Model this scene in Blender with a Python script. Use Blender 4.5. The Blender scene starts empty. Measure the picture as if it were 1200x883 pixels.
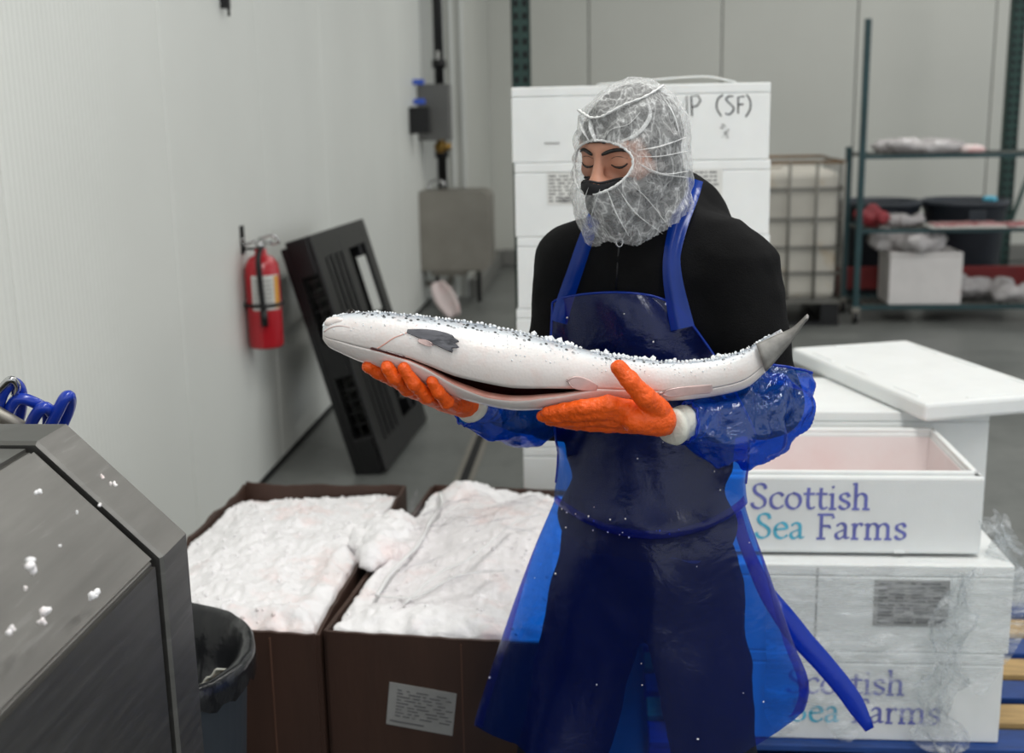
import bpy, bmesh, math, random
import numpy as np
from mathutils import Matrix, Vector
random.seed(7); rng = np.random.default_rng(7)
PI = math.pi
scene = bpy.context.scene
COL = scene.collection

# ---------------------------------------------------------------- camera
FPX, CAM_H = 1400.0, 1.65
_psi, _p, _r = math.radians(4.74), math.radians(12.72), math.radians(-1.1)
_f = np.array([-math.sin(_psi)*math.cos(_p), math.cos(_psi)*math.cos(_p), -math.sin(_p)])
_R0 = np.array([math.cos(_psi), math.sin(_psi), 0.0]); _U0 = np.cross(_R0, _f)
_R = math.cos(_r)*_R0 + math.sin(_r)*_U0; _U = -math.sin(_r)*_R0 + math.cos(_r)*_U0
CAM = np.array([0.0, 0.0, CAM_H])
cam_d = bpy.data.cameras.new('camera'); cam = bpy.data.objects.new('camera', cam_d); COL.objects.link(cam)
m = Matrix.Identity(4)
for i in range(3):
    m[i][0], m[i][1], m[i][2], m[i][3] = _R[i], _U[i], -_f[i], CAM[i]
cam.matrix_world = m
cam_d.sensor_width = 36; cam_d.lens = FPX/1200*36; cam_d.clip_start = .05; cam_d.clip_end = 100
cam_d.dof.use_dof = True; cam_d.dof.focus_distance = 1.83; cam_d.dof.aperture_fstop = 4.0
scene.camera = cam

# ---------------------------------------------------------------- light and exposure
scene.view_settings.view_transform = 'Standard'; scene.view_settings.look = 'None'
scene.view_settings.gamma = 1; scene.view_settings.use_curve_mapping = False
scene.view_settings.exposure = 0.36
world = bpy.data.worlds.new('world'); scene.world = world; world.use_nodes = True
world.node_tree.nodes['Background'].inputs[0].default_value = (.93, .97, 1, 1)
world.node_tree.nodes['Background'].inputs[1].default_value = 0.80
CEIL = 4.6
LIGHTS = [  # x, y, length x, length y, watts
    (1.3, 5.4, .5, 2.6, 32), (1.2, 9.2, .5, 2.6, 40), (4.2, 3.0, .5, 2.6, 18), (4.0, 7.2, .5, 2.6, 40),
    (.75, 1.3, .5, 2.6, 84), (1.4, -1.8, .5, 2.6, 40), (3.6, 10.6, .5, 2.0, 28)]
for i, (x, y, a, b, w) in enumerate(LIGHTS):
    ld = bpy.data.lights.new('tube_light', 'AREA'); ld.shape = 'RECTANGLE'; ld.size = a; ld.size_y = b
    ld.energy = w; ld.color = (1, .985, .95)
    lo = bpy.data.objects.new('tube_light', ld); lo.location = (x, y, CEIL-.14); COL.objects.link(lo)

# ---------------------------------------------------------------- pixel to place helpers (photo taken as 1200 x 883)
def ray(x, y): return _f + _R*(x-600)/FPX + _U*(441.5-y)/FPX
def at(x, y, Y): d = ray(x, y); return CAM + d*(Y/d[1])
def atz(x, y, z): d = ray(x, y); return CAM + d*((z-CAM_H)/d[2])
def atx(x, y, X): d = ray(x, y); return CAM + d*(X/d[0])

# ---------------------------------------------------------------- materials
def lin(c):
    return tuple(((v/255)/12.92 if v/255 <= .04045 else ((v/255+.055)/1.055)**2.4) for v in c)
def nt(name):
    mt = bpy.data.materials.new(name); mt.use_nodes = True
    t = mt.node_tree; t.nodes.clear()
    out = t.nodes.new('ShaderNodeOutputMaterial')
    return mt, t, out
def N(t, kind, **kw):
    n = t.nodes.new('ShaderNode'+kind)
    for k, v in kw.items():
        if k in n.inputs: n.inputs[k].default_value = v
        else: setattr(n, k, v)
    return n
def coords(t, stretch=(1, 1, 1)):
    c = N(t, 'TexCoord'); mp = N(t, 'Mapping'); mp.inputs['Scale'].default_value = stretch
    t.links.new(c.outputs['Object'], mp.inputs[0]); return mp.outputs[0]
def noise(t, vec, scale, detail=4, rough=.55, dist=0):
    n = N(t, 'TexNoise', Scale=scale, Detail=detail, Roughness=rough, Distortion=dist); t.links.new(vec, n.inputs['Vector']); return n.outputs['Fac']
def ramp(t, fac, stops):
    r = N(t, 'ValToRGB'); t.links.new(fac, r.inputs[0]); e = r.color_ramp.elements
    while len(e) < len(stops): e.new(.5)
    for el, (p, c) in zip(e, stops):
        el.position = p; el.color = (*c, 1) if len(c) == 3 else c
    return r.outputs[0]
def mixc(t, fac, a, b):
    x = N(t, 'Mix', data_type='RGBA')
    for s, v in ((0, fac), (6, a), (7, b)):
        if hasattr(v, 'links'): t.links.new(v, x.inputs[s])
        else: x.inputs[s].default_value = v if s == 0 else (*v, 1)
    return x.outputs[2]
def bump(t, h, strength, dist=.01):
    b = N(t, 'Bump', Strength=strength, Distance=dist); t.links.new(h, b.inputs['Height']); return b.outputs[0]
def scl(c, k): return tuple(min(1, max(0, v*k)) for v in c)
def pm(name, rgb, rough=.5, metal=0, var=.1, vs=6, bmp=0, bs=80, coat=0, sss=0, stretch=(1, 1, 1), spots=None, spec=.5, rvar=0):
    """everyday opaque material: colour with noise variation, optional bump, dirt spots"""
    mt, t, out = nt(name); c = lin(rgb); v = coords(t, stretch)
    p = N(t, 'BsdfPrincipled', Roughness=rough, Metallic=metal)
    p.inputs['Coat Weight'].default_value = coat; p.inputs['Coat Roughness'].default_value = .12
    p.inputs['Specular IOR Level'].default_value = spec
    n = noise(t, v, vs)
    col = ramp(t, n, [(.3, scl(c, 1-var)), (.7, scl(c, 1+var))])
    if spots:
        sc, lo, hi, sr = spots
        n2 = noise(t, v, sc, 5, .6)
        col = mixc(t, ramp(t, n2, [(lo, (0, 0, 0)), (hi, (1, 1, 1))]), col, lin(sr))
    t.links.new(col, p.inputs['Base Color'])
    if rvar:
        r = N(t, 'MapRange'); r.inputs[3].default_value = max(0, rough-rvar); r.inputs[4].default_value = min(1, rough+rvar)
        t.links.new(noise(t, v, vs*2.3), r.inputs[0]); t.links.new(r.outputs[0], p.inputs['Roughness'])
    if sss:
        p.inputs['Subsurface Weight'].default_value = sss; p.inputs['Subsurface Radius'].default_value = (.02, .015, .012)
        p.inputs['Subsurface Scale'].default_value = .5
    if bmp: t.links.new(bump(t, noise(t, v, bs, 5), bmp), p.inputs['Normal'])
    t.links.new(p.outputs[0], out.inputs[0]); mt.diffuse_color = (*c, 1)
    return mt
def film(name, diff, trans, wt, rough=.15, streak=None, wtr=.25, bmp=.35, bs=25, gl0=.03):
    """thin plastic sheet: clear tinted part + milky translucent part + gloss"""
    mt, t, out = nt(name); v = coords(t)
    tr = N(t, 'BsdfTransparent'); tr.inputs[0].default_value = (*trans, 1)
    df = N(t, 'BsdfDiffuse'); df.inputs[0].default_value = (*diff, 1)
    tl = N(t, 'BsdfTranslucent'); tl.inputs[0].default_value = (*diff, 1)
    gl = N(t, 'BsdfGlossy', Roughness=rough); gl.inputs[0].default_value = (.9, .93, 1, 1)
    nb = noise(t, v, bs, 4, .6, .6)
    nm = bump(t, nb, bmp, .01)
    for s in (df, gl): t.links.new(nm, s.inputs['Normal'])
    a = N(t, 'MixShader', Fac=wtr); t.links.new(df.outputs[0], a.inputs[1]); t.links.new(tl.outputs[0], a.inputs[2])
    b = N(t, 'MixShader', Fac=wt); t.links.new(tr.outputs[0], b.inputs[1]); t.links.new(a.outputs[0], b.inputs[2])
    if streak:
        sv = coords(t, streak[0]); f = ramp(t, noise(t, sv, streak[1], 5, .6, 1.0), streak[2]); t.links.new(f, b.inputs[0])
    lw = N(t, 'LayerWeight', Blend=.5); t.links.new(nm, lw.inputs['Normal'])
    pw = N(t, 'Math', operation='POWER'); t.links.new(lw.outputs['Facing'], pw.inputs[0]); pw.inputs[1].default_value = 4.0
    fr = N(t, 'Math', operation='MULTIPLY_ADD'); t.links.new(pw.outputs[0], fr.inputs[0]); fr.inputs[1].default_value = .28; fr.inputs[2].default_value = gl0
    g = N(t, 'MixShader'); t.links.new(fr.outputs[0], g.inputs[0]); t.links.new(b.outputs[0], g.inputs[1]); t.links.new(gl.outputs[0], g.inputs[2])
    t.links.new(g.outputs[0], out.inputs[0]); return mt

M = {}
M['foam'] = pm('white_foam', (228, 230, 229), .6, var=.03, vs=9, bmp=.12, bs=260, sss=.15)
M['foam_pink'] = pm('foam_inside', (230, 220, 219), .45, var=.03, vs=5, spots=(4, .45, .8, (226, 204, 202)))
M['foam_dirty'] = pm('stained_foam', (214, 210, 208), .6, var=.05, vs=6, spots=(5, .62, .85, (190, 150, 150)))
M['ink_purple'] = pm('purple_ink', (104, 108, 178), .6, vs=30, var=.2)
M['ink_teal'] = pm('teal_ink', (84, 178, 206), .6, vs=30, var=.15)
M['marker'] = pm('marker_ink', (38, 40, 44), .6, vs=30)
M['paper'] = pm('label_paper', (214, 214, 210), .6, vs=20, var=.05)
M['paper_grey'] = pm('grey_label_paper', (150, 150, 148), .5, vs=20, var=.08)
M['print'] = pm('grey_print', (96, 96, 98), .7, vs=30)
M['dark_print'] = pm('dark_print', (45, 45, 48), .7, vs=30)
M['floor'] = None
M['steel'] = pm('brushed_steel', (122, 121, 118), .46, 1, var=.12, vs=3, stretch=(1, 1, 14), rvar=.08, bmp=.03, bs=40, spots=(6, .6, .9, (150, 150, 148)))
M['steel_dull'] = pm('dull_steel', (150, 146, 138), .5, .75, var=.1, vs=4)
M['chrome'] = pm('chrome', (190, 190, 190), .2, 1)
M['black'] = pm('black_plastic', (18, 18, 20), .42, var=.2, spec=.4)
M['black_dull'] = pm('dull_black_plastic', (12, 12, 14), .35, var=.25, vs=9, bmp=.1, bs=30)
M['gap'] = pm('dark_gap', (10, 10, 11), .8)
M['red'] = pm('red_enamel', (176, 18, 34), .3, var=.08, coat=.3)
M['red_rail'] = pm('red_rail_paint', (120, 26, 26), .5, var=.15)
M['label_white'] = pm('white_sticker', (205, 205, 200), .4)
M['amber'] = pm('amber_sticker', (210, 150, 50), .4)
M['card'] = pm('brown_waxed_cardboard', (64, 43, 34), .55, var=.14, vs=5, stretch=(3, 3, .6), bmp=.08, bs=40)
M['card_in'] = pm('brown_cardboard_inside', (98, 68, 54), .6, var=.12, vs=5)
M['card_edge'] = pm('cardboard_edge', (120, 84, 66), .8, var=.2, vs=60)
M['bin'] = pm('grey_bin_plastic', (72, 80, 88), .5, var=.1)
M['bin_dark'] = pm('dark_grey_bin_plastic', (44, 50, 58), .5, var=.15)
M['liner'] = pm('black_bag_film', (26, 27, 30), .22, var=.3, bmp=.4, bs=18)
M['rack_green'] = pm('green_rack_paint', (22, 58, 52), .45, var=.15)
M['cart_paint'] = pm('dark_teal_paint', (30, 62, 66), .45, var=.2)
M['wire'] = pm('galvanised_wire', (120, 118, 112), .45, .6, var=.15)
M['tote'] = pm('cloudy_tote_plastic', (188, 184, 174), .45, var=.10, vs=3, spots=(4, .58, .8, (176, 150, 108)))
M['rust'] = pm('rusty_steel', (120, 96, 70), .6, .3, var=.25)
M['wood'] = pm('pallet_wood', (176, 146, 98), .7, var=.2, vs=5, stretch=(2, 12, 12), bmp=.1)
M['pallet_blue'] = pm('blue_pallet_paint', (18, 58, 122), .55, var=.25, vs=7, stretch=(2, 9, 9), bmp=.12)
M['pallet_grey'] = pm('grey_pallet_wood', (120, 104, 84), .8, var=.2, vs=6)
M['hose'] = pm('blue_hose', (24, 58, 170), .3, var=.1, coat=.3)
M['concrete'] = pm('curb_concrete', (118, 118, 114), .7, var=.1, vs=5, bmp=.1)
M['skin'] = pm('skin', (192, 138, 114), .5, var=.07, vs=40, sss=.12, bmp=.05, bs=300)
M['hair'] = pm('dark_hair', (20, 17, 16), .5, var=.3, vs=60, bmp=.4, bs=200, stretch=(1, 1, .3))
M['mask'] = pm('black_mask_cloth', (22, 22, 25), .75, var=.2, vs=50, bmp=.1, bs=400)
M['eye'] = pm('dark_eye', (22, 16, 14), .2)
M['hoodie'] = pm('black_fleece', (13, 13, 14), .9, var=.25, vs=14, bmp=.25, bs=350, spec=.15)
M['trousers'] = pm('dark_trousers', (20, 21, 26), .85, var=.2, vs=14, spec=.2)
M['boot'] = pm('white_rubber_boot', (190, 190, 184), .4)
M['glove'] = pm('orange_nitrile', (240, 92, 8), .42, var=.08, vs=25, bmp=.35, bs=170)
M['cuff'] = pm('white_glove_liner', (206, 206, 196), .5, var=.06, vs=30, bmp=.3, bs=90, sss=.1)
M['ice'] = pm('crushed_ice', (249, 247, 248), .5, var=.03, vs=14, bmp=.4, bs=70, spots=(5.2, .55, .82, (240, 208, 202)))
M['ice_clear'] = pm('ice_crumb', (236, 239, 242), .35, var=.04, vs=60, sss=.3, coat=.4)
M['pinkwhite'] = pm('pink_white_plastic', (222, 206, 204), .35, var=.05, vs=8, spots=(9, .5, .7, (206, 130, 130)))
M['red_bag'] = pm('red_net_bag', (140, 44, 52), .5, var=.25, vs=20, bmp=.3)
M['brass'] = pm('brass', (150, 118, 60), .4, .8)
M['box_grey'] = pm('grey_enclosure', (104, 104, 102), .45, .4, var=.06)
M['blue_plastic'] = pm('blue_button', (50, 90, 200), .4)
M['foil'] = pm('red_flesh_label', (196, 150, 150), .4, var=.1, spots=(12, .45, .6, (150, 60, 66)))

M['apron'] = film('blue_apron_film', (.005, .022, .22), (.006, .20, .97), .30, .24, wtr=.35, bmp=.45, bs=14, gl0=.035)
M['apron_edge'] = film('blue_apron_strap', (.006, .07, .55), (.012, .18, .9), .66, .24, wtr=.5, bmp=.25, bs=14)
M['sleeve'] = film('blue_sleeve_film', (.006, .11, .56), (.01, .30, .97), .42, .10, wtr=.5, bmp=1.0, bs=22, gl0=.06)
M['wrap'] = film('clear_stretch_film', (.85, .87, .88), (.96, .97, .97), .3, .08, wtr=.4, bmp=.9, bs=16,
                 streak=((.6, 1, 7), 9, [(.38, (.08,)*3), (.55, (.32,)*3), (.72, (.72,)*3)]))
M['bag'] = film('clear_bag', (.95, .93, .93), (.97, .96, .96), .3, .12, wtr=.4, bmp=.8, bs=18,
                streak=((1, 1, 1), 9, [(.5, (.0,)*3), (.85, (.28,)*3)]))
M['bag_edge'] = pm('milky_bag_edge', (240, 239, 239), .2, var=.03)
M['bag_grey'] = pm('grey_clear_plastic', (172, 168, 168), .22, var=.12, vs=14, bmp=.3, bs=30)

def net_material(name, lo, hi):
    mt, t, out = nt(name); v = coords(t)
    tr = N(t, 'BsdfTransparent')
    df = N(t, 'BsdfDiffuse'); df.inputs[0].default_value = (.86, .87, .87, 1)
    tl = N(t, 'BsdfTranslucent'); tl.inputs[0].default_value = (.86, .87, .87, 1)
    a = N(t, 'MixShader', Fac=.35); t.links.new(df.outputs[0], a.inputs[1]); t.links.new(tl.outputs[0], a.inputs[2])
    # crumpled fibres: fine bright ridges at two sizes over an even haze
    def rid(vec, sc, wdt, top, dist):
        n1 = noise(t, vec, sc, 3, .55, dist); s = N(t, 'Math', operation='SUBTRACT'); t.links.new(n1, s.inputs[0]); s.inputs[1].default_value = .5
        ab = N(t, 'Math', operation='ABSOLUTE'); t.links.new(s.outputs[0], ab.inputs[0])
        return ramp(t, ab.outputs[0], [(0, (top,)*3), (wdt, (top*.25,)*3), (wdt*3.5, (0, 0, 0))])
    v2 = coords(t, (1.6, 1.6, .7))
    r1 = rid(v2, 22, .018, hi, .5); r2 = rid(v, 48, .03, hi*.55, .4); n2 = noise(t, v, 110, 3, .6)
    a1 = N(t, 'Math', operation='ADD'); t.links.new(r1, a1.inputs[0]); t.links.new(r2, a1.inputs[1])
    a2 = N(t, 'Math', operation='MULTIPLY_ADD'); t.links.new(n2, a2.inputs[0]); a2.inputs[1].default_value = .16; a2.inputs[2].default_value = lo-.08
    ad = N(t, 'Math', operation='ADD', use_clamp=True); t.links.new(a1.outputs[0], ad.inputs[0]); t.links.new(a2.outputs[0], ad.inputs[1])
    b = N(t, 'MixShader'); t.links.new(ad.outputs[0], b.inputs[0]); t.links.new(tr.outputs[0], b.inputs[1]); t.links.new(a.outputs[0], b.inputs[2])
    t.links.new(b.outputs[0], out.inputs[0]); return mt
M['net'] = net_material('white_hair_net', .26, .50)
M['net_fold'] = net_material('gathered_hair_net', .42, .4)
M['net_band'] = pm('net_elastic', (222, 223, 222), .8, var=.06, vs=120, bmp=.4, bs=400)

def floor_material():
    mt, t, out = nt('sealed_concrete_floor'); v = coords(t)
    p = N(t, 'BsdfPrincipled', Roughness=.38)
    n = noise(t, v, 1.3, 6, .6); n2 = noise(t, v, 14, 5, .65)
    c1 = ramp(t, n, [(.3, lin((88, 91, 89))), (.7, lin((116, 118, 115)))])
    c2 = mixc(t, ramp(t, n2, [(.5, (0, 0, 0)), (.8, (.5, .5, .5))]), c1, lin((74, 77, 76)))
    t.links.new(c2, p.inputs['Base Color'])
    r = N(t, 'MapRange'); r.inputs[3].default_value = .22; r.inputs[4].default_value = .55; t.links.new(n, r.inputs[0]); t.links.new(r.outputs[0], p.inputs['Roughness'])
    t.links.new(bump(t, n2, .06), p.inputs['Normal']); t.links.new(p.outputs[0], out.inputs[0]); return mt
M['floor'] = floor_material()
def panel_material(name, rgb, axis):
    """insulated cold-room panel with fine vertical micro ribs"""
    mt, t, out = nt(name); v = coords(t)
    p = N(t, 'BsdfPrincipled', Roughness=.42)
    w = N(t, 'TexWave', wave_type='BANDS', bands_direction=axis, wave_profile='SIN', Scale=11.0, Distortion=0); t.links.new(v, w.inputs['Vector'])
    n = noise(t, v, .9, 4); c = lin(rgb)
    base = ramp(t, n, [(.3, scl(c, .96)), (.7, scl(c, 1.03))])
    sp = noise(t, v, 30, 3)
    base = mixc(t, ramp(t, sp, [(.74, (0, 0, 0)), (.8, (.35, .35, .35))]), base, lin((150, 150, 146)))
    t.links.new(base, p.inputs['Base Color'])
    t.links.new(bump(t, w.outputs['Fac'], .22, .004), p.inputs['Normal'])
    t.links.new(p.outputs[0], out.inputs[0]); return mt
M['panel_left'] = panel_material('white_wall_panel', (222, 224, 219), 'Y')
M['panel_back'] = panel_material('grey_white_wall_panel', (196, 197, 190), 'X')
M['ceiling'] = pm('ceiling_panel', (190, 190, 188), .6)

def lamp_material():
    mt, t, out = nt('lamp_diffuser'); e = N(t, 'Emission', Strength=2.0); t.links.new(e.outputs[0], out.inputs[0]); return mt
M['lamp'] = lamp_material()

def fish_material():
    mt, t, out = nt('salmon_skin'); v = coords(t)
    p = N(t, 'BsdfPrincipled', Roughness=.3)
    p.inputs['Coat Weight'].default_value = .35; p.inputs['Coat Roughness'].default_value = .15
    p.inputs['Subsurface Weight'].default_value = .12; p.inputs['Subsurface Radius'].default_value = (.01, .006, .005); p.inputs['Subsurface Scale'].default_value = .4
    at_ = N(t, 'Attribute', attribute_name='dorsal'); d = at_.outputs['Fac']
    n = noise(t, v, 14, 4); n2 = noise(t, v, 40, 4)
    ad = N(t, 'Math', operation='MULTIPLY_ADD'); t.links.new(n, ad.inputs[0]); ad.inputs[1].default_value = .3; t.links.new(d, ad.inputs[2])
    base = ramp(t, ad.outputs[0], [(.0, lin((226, 214, 208))), (.46, lin((230, 226, 224))), (.62, lin((208, 212, 216))), (.80, lin((150, 158, 168))), (1, lin((80, 88, 96)))])
    pk = ramp(t, n2, [(.52, (0, 0, 0)), (.75, (.45, .45, .45))])
    base = mixc(t, pk, base, lin((222, 198, 190)))
    # black spots on the back
    vo = N(t, 'TexVoronoi', Scale=135); t.links.new(v, vo.inputs['Vector'])
    sp = ramp(t, vo.outputs['Distance'], [(.30, (1, 1, 1)), (.40, (0, 0, 0))])
    sepc = N(t, 'Math', operation='MULTIPLY'); t.links.new(sp, sepc.inputs[0]); t.links.new(ramp(t, d, [(.40, (0, 0, 0)), (.50, (1, 1, 1))]), sepc.inputs[1])
    n3 = noise(t, v, 22, 2); m3 = N(t, 'Math', operation='MULTIPLY'); t.links.new(sepc.outputs[0], m3.inputs[0]); t.links.new(ramp(t, n3, [(.40, (0, 0, 0)), (.48, (1, 1, 1))]), m3.inputs[1])
    base = mixc(t, m3.outputs[0], base, lin((34, 38, 40)))
    t.links.new(base, p.inputs['Base Color'])
    sc = N(t, 'TexVoronoi', Scale=230); t.links.new(v, sc.inputs['Vector'])
    t.links.new(bump(t, sc.outputs['Distance'], .10, .002), p.inputs['Normal'])
    t.links.new(p.outputs[0], out.inputs[0]); return mt
M['fish'] = fish_material()
M['flesh'] = pm('salmon_belly_flesh', (222, 152, 134), .3, var=.1, vs=30, sss=.2, coat=.4, spots=(16, .5, .75, (228, 190, 178)))
M['cavity'] = pm('salmon_cavity_lining', (66, 20, 20), .35, var=.3, vs=20, coat=.3)
M['fin'] = pm('salmon_fin', (92, 94, 98), .35, var=.35, vs=30, stretch=(1, 1, 6), coat=.3)
M['fin_dark'] = pm('dark_salmon_fin', (92, 92, 98), .3, var=.5, vs=34, spots=(45, .5, .65, (44, 44, 50)), stretch=(.5, 1, 2), coat=.4)
M['fin_pink'] = pm('pink_salmon_fin', (206, 180, 176), .35, var=.15, vs=40, coat=.3)
M['fin_grey'] = pm('grey_tail_fin', (132, 130, 126), .4, var=.35, vs=40, coat=.2)

# ---------------------------------------------------------------- mesh building
WM = {}
def W(o): return WM.get(o.name, Matrix.Identity(4)) if o else Matrix.Identity(4)
def catmull(pts, n):
    P = np.array(pts, float); k = len(P)
    P = np.vstack([2*P[0]-P[1], P, 2*P[-1]-P[-2]]); out = []
    for i in range(k-1):
        for j in range(n):
            t = j/n; a, b, c, d = P[i:i+4]
            out.append(.5*((2*b)+(c-a)*t+(2*a-5*b+4*c-d)*t*t+(3*b-a-3*c+d)*t**3))
    out.append(P[-2]); return np.array(out)
_bevcache = {}
class MB:
    def __init__(s, mtx=None): s.V = []; s.F = []; s.MI = []; s.SM = []; s.n = 0; s.mtx = mtx
    def add(s, V, F, mi=0, smooth=True, mtx=None):
        V = np.asarray(V, float).reshape(-1, 3)
        for X in (mtx, s.mtx):
            if X is not None:
                A = np.array(X); V = V@A[:3, :3].T + A[:3, 3]
        s.V.append(V); s.F += [tuple(int(i)+s.n for i in f) for f in F]
        s.MI += [mi]*len(F); s.SM += [smooth]*len(F); s.n += len(V); return s
    def box(s, c, d, mi=0, bev=0, mtx=None, seg=2):
        key = (tuple(round(v, 5) for v in d), round(bev, 5), seg)
        if key not in _bevcache:
            bm = bmesh.new(); bmesh.ops.create_cube(bm, size=1); bmesh.ops.scale(bm, vec=d, verts=bm.verts)
            if bev: bmesh.ops.bevel(bm, geom=list(bm.edges), offset=min(bev, min(d)*.45), segments=seg, affect='EDGES', profile=.5)
            bm.verts.index_update()
            _bevcache[key] = ([tuple(v.co) for v in bm.verts], [tuple(v.index for v in f.verts) for f in bm.faces]); bm.free()
        V, F = _bevcache[key]
        return s.add(np.array(V)+np.array(c), F, mi, False, mtx)
    def span(s, x0, x1, y0, y1, z0, z1, mi=0, bev=0, mtx=None):
        return s.box(((x0+x1)/2, (y0+y1)/2, (z0+z1)/2), (abs(x1-x0), abs(y1-y0), abs(z1-z0)), mi, bev, mtx)
    def loft(s, rings, mi=0, closed=True, caps=True, smooth=True, mtx=None, loop=False):
        R = [np.asarray(r, float) for r in rings]; n = len(R[0]); V = np.vstack(R); F = []
        k = len(R); lim = n if closed else n-1
        for i in range(k if loop else k-1):
            i2 = (i+1) % k
            for j in range(lim):
                j2 = (j+1) % n; F.append((i*n+j, i*n+j2, i2*n+j2, i2*n+j))
        if caps and closed and not loop:
            F.append(tuple(range(n-1, -1, -1))); F.append(tuple((k-1)*n+j for j in range(n)))
        return s.add(V, F, mi, smooth, mtx)
    def tube(s, pts, r, n=8, mi=0, loop=False, flat=None, mtx=None, caps=True):
        P = np.array(pts, float); k = len(P); r = np.broadcast_to(np.asarray(r, float), (k,))
        T = np.zeros_like(P)
        for i in range(k):
            a, b = (P[i-1], P[(i+1) % k]) if loop else (P[max(0, i-1)], P[min(k-1, i+1)])
            d = b-a; T[i] = d/(np.linalg.norm(d)+1e-12)
        up = np.array([0, 0, 1.0]) if abs(T[0][2]) < .9 else np.array([1.0, 0, 0])
        u = np.cross(up, T[0]); u /= np.linalg.norm(u); rings = []
        for i in range(k):
            u = u - T[i]*np.dot(u, T[i]); u /= np.linalg.norm(u); w = np.cross(T[i], u)
            a = np.linspace(0, 2*PI, n, endpoint=False)
            fl = 1 if flat is None else flat
            rings.append(P[i] + r[i]*(np.cos(a)[:, None]*u + fl*np.sin(a)[:, None]*w))
        return s.loft(rings, mi, True, caps, True, mtx, loop)
    def bar(s, a, b, r=.01, n=8, mi=0, mtx=None): return s.tube([a, b], r, n, mi, mtx=mtx)
    def lathe(s, prof, c=(0, 0, 0), n=32, mi=0, mtx=None, caps=True):
        a = np.linspace(0, 2*PI, n, endpoint=False); c = np.array(c)
        return s.loft([c+np.stack([r*np.cos(a), r*np.sin(a), np.full(n, z)], 1) for r, z in prof], mi, True, caps, True, mtx)
    def grid(s, G, mi=0, thick=0, mtx=None, smooth=True):
        """G[i][j] points; thick gives it a back face offset along the normal"""
        G = np.asarray(G, float); a, b = G.shape[:2]; idx = np.arange(a*b).reshape(a, b)
        F = [(idx[i, j], idx[i, j+1], idx[i+1, j+1], idx[i+1, j]) for i in range(a-1) for j in range(b-1)]
        V = G.reshape(-1, 3)
        if thick:
            du = np.gradient(G, axis=1); dv = np.gradient(G, axis=0); nn = np.cross(du, dv); nn /= (np.linalg.norm(nn, axis=2, keepdims=True)+1e-12)
            V2 = (G-nn*thick).reshape(-1, 3); o = a*b
            F += [tuple(o+q for q in reversed(f)) for f in F]
            edge = [idx[0, j] for j in range(b)] + [idx[i, b-1] for i in range(1, a)] + [idx[a-1, j] for j in range(b-2, -1, -1)] + [idx[i, 0] for i in range(a-2, 0, -1)]
            for q in range(len(edge)):
                p0, p1 = edge[q], edge[(q+1) % len(edge)]; F.append((p1, p0, p0+o, p1+o))
            V = np.vstack([V, V2])
        return s.add(V, F, mi, smooth, mtx)
    def build(s, name, mats, parent=None, origin=None, label=None, cat=None, group=None, kind=None):
        V = np.vstack(s.V); me = bpy.data.meshes.new(name)
        base = W(parent)
        Wm = base @ Matrix.Translation(base.inverted() @ Vector(origin)) if origin is not None else base
        A = np.array(Wm.inverted()); V = V@A[:3, :3].T + A[:3, 3]
        me.from_pydata(V.tolist(), [], s.F)
        if not isinstance(mats, (list, tuple)): mats = [mats]
        for q in mats: me.materials.append(M[q])
        me.polygons.foreach_set('material_index', s.MI); me.polygons.foreach_set('use_smooth', s.SM); me.update()
        o = bpy.data.objects.new(name, me); COL.objects.link(o)
        if parent: o.parent = parent
        if origin is not None: o.location = base.inverted() @ Vector(origin)
        WM[o.name] = Wm
        return tag(o, label, cat, group, kind)
def tag(o, label=None, cat=None, group=None, kind=None):
    for k, v in (('label', label), ('category', cat), ('group', group), ('kind', kind)):
        if v: o[k] = v
    return o
def thing(name, loc, label=None, cat=None, group=None, rotz=0, kind=None):
    o = bpy.data.objects.new(name, None); o.empty_display_size = .1; COL.objects.link(o)
    o.location = Vector(loc); o.rotation_euler = (0, 0, rotz); WM[o.name] = Matrix.Translation(Vector(loc)) @ Matrix.Rotation(rotz, 4, 'Z')
    return tag(o, label, cat, group, kind)
def kids(o): return [c for c in bpy.data.objects if c.parent == o]
def dup(o, loc=None, rotz=None, label=None, parent=None, group=None, skip=()):
    c = o.copy(); COL.objects.link(c)
    if parent: c.parent = parent
    if loc is not None: c.location = Vector(loc)
    if rotz is not None: c.rotation_euler = (0, 0, rotz)
    if not parent: WM[c.name] = Matrix.Translation(c.location) @ Matrix.Rotation(c.rotation_euler.z, 4, 'Z')
    if label: c['label'] = label
    if group: c['group'] = group
    for k in kids(o):
        if k.name.split('.')[0] in skip: continue
        dup(k, parent=c)
    return c

# ---------------------------------------------------------------- implicit surfaces (bodies, hands, cloth)
def d_cap(P, a, b, ra, rb):
    a = np.asarray(a, float); ab = np.asarray(b, float)-a; L = (ab@ab)+1e-12
    t = np.clip(((P-a)@ab)/L, 0, 1)
    return np.sqrt((((P-a)-t[..., None]*ab)**2).sum(-1)) - (ra+(rb-ra)*t)
def d_ell(P, c, r, B=None):
    q = P-np.asarray(c, float)
    if B is not None: q = q@np.asarray(B).T
    r = np.asarray(r, float); k0 = np.sqrt(((q/r)**2).sum(-1)); k1 = np.sqrt(((q/(r*r))**2).sum(-1))+1e-9
    return k0*(k0-1)/k1
def is_sub(p): return isinstance(p[-1], str)
def d_prim(p, P): return d_cap(P, *p[1:5]) if p[0] == 'c' else d_ell(P, p[1], p[2], p[3] if len(p) > 3 and not isinstance(p[3], str) else None)
def bbox(p):
    if p[0] == 'c':
        r = max(p[3], p[4]); return np.minimum(p[1], p[2])-r, np.maximum(p[1], p[2])+r
    r = max(p[2]); return np.asarray(p[1])-r, np.asarray(p[1])+r
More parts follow.
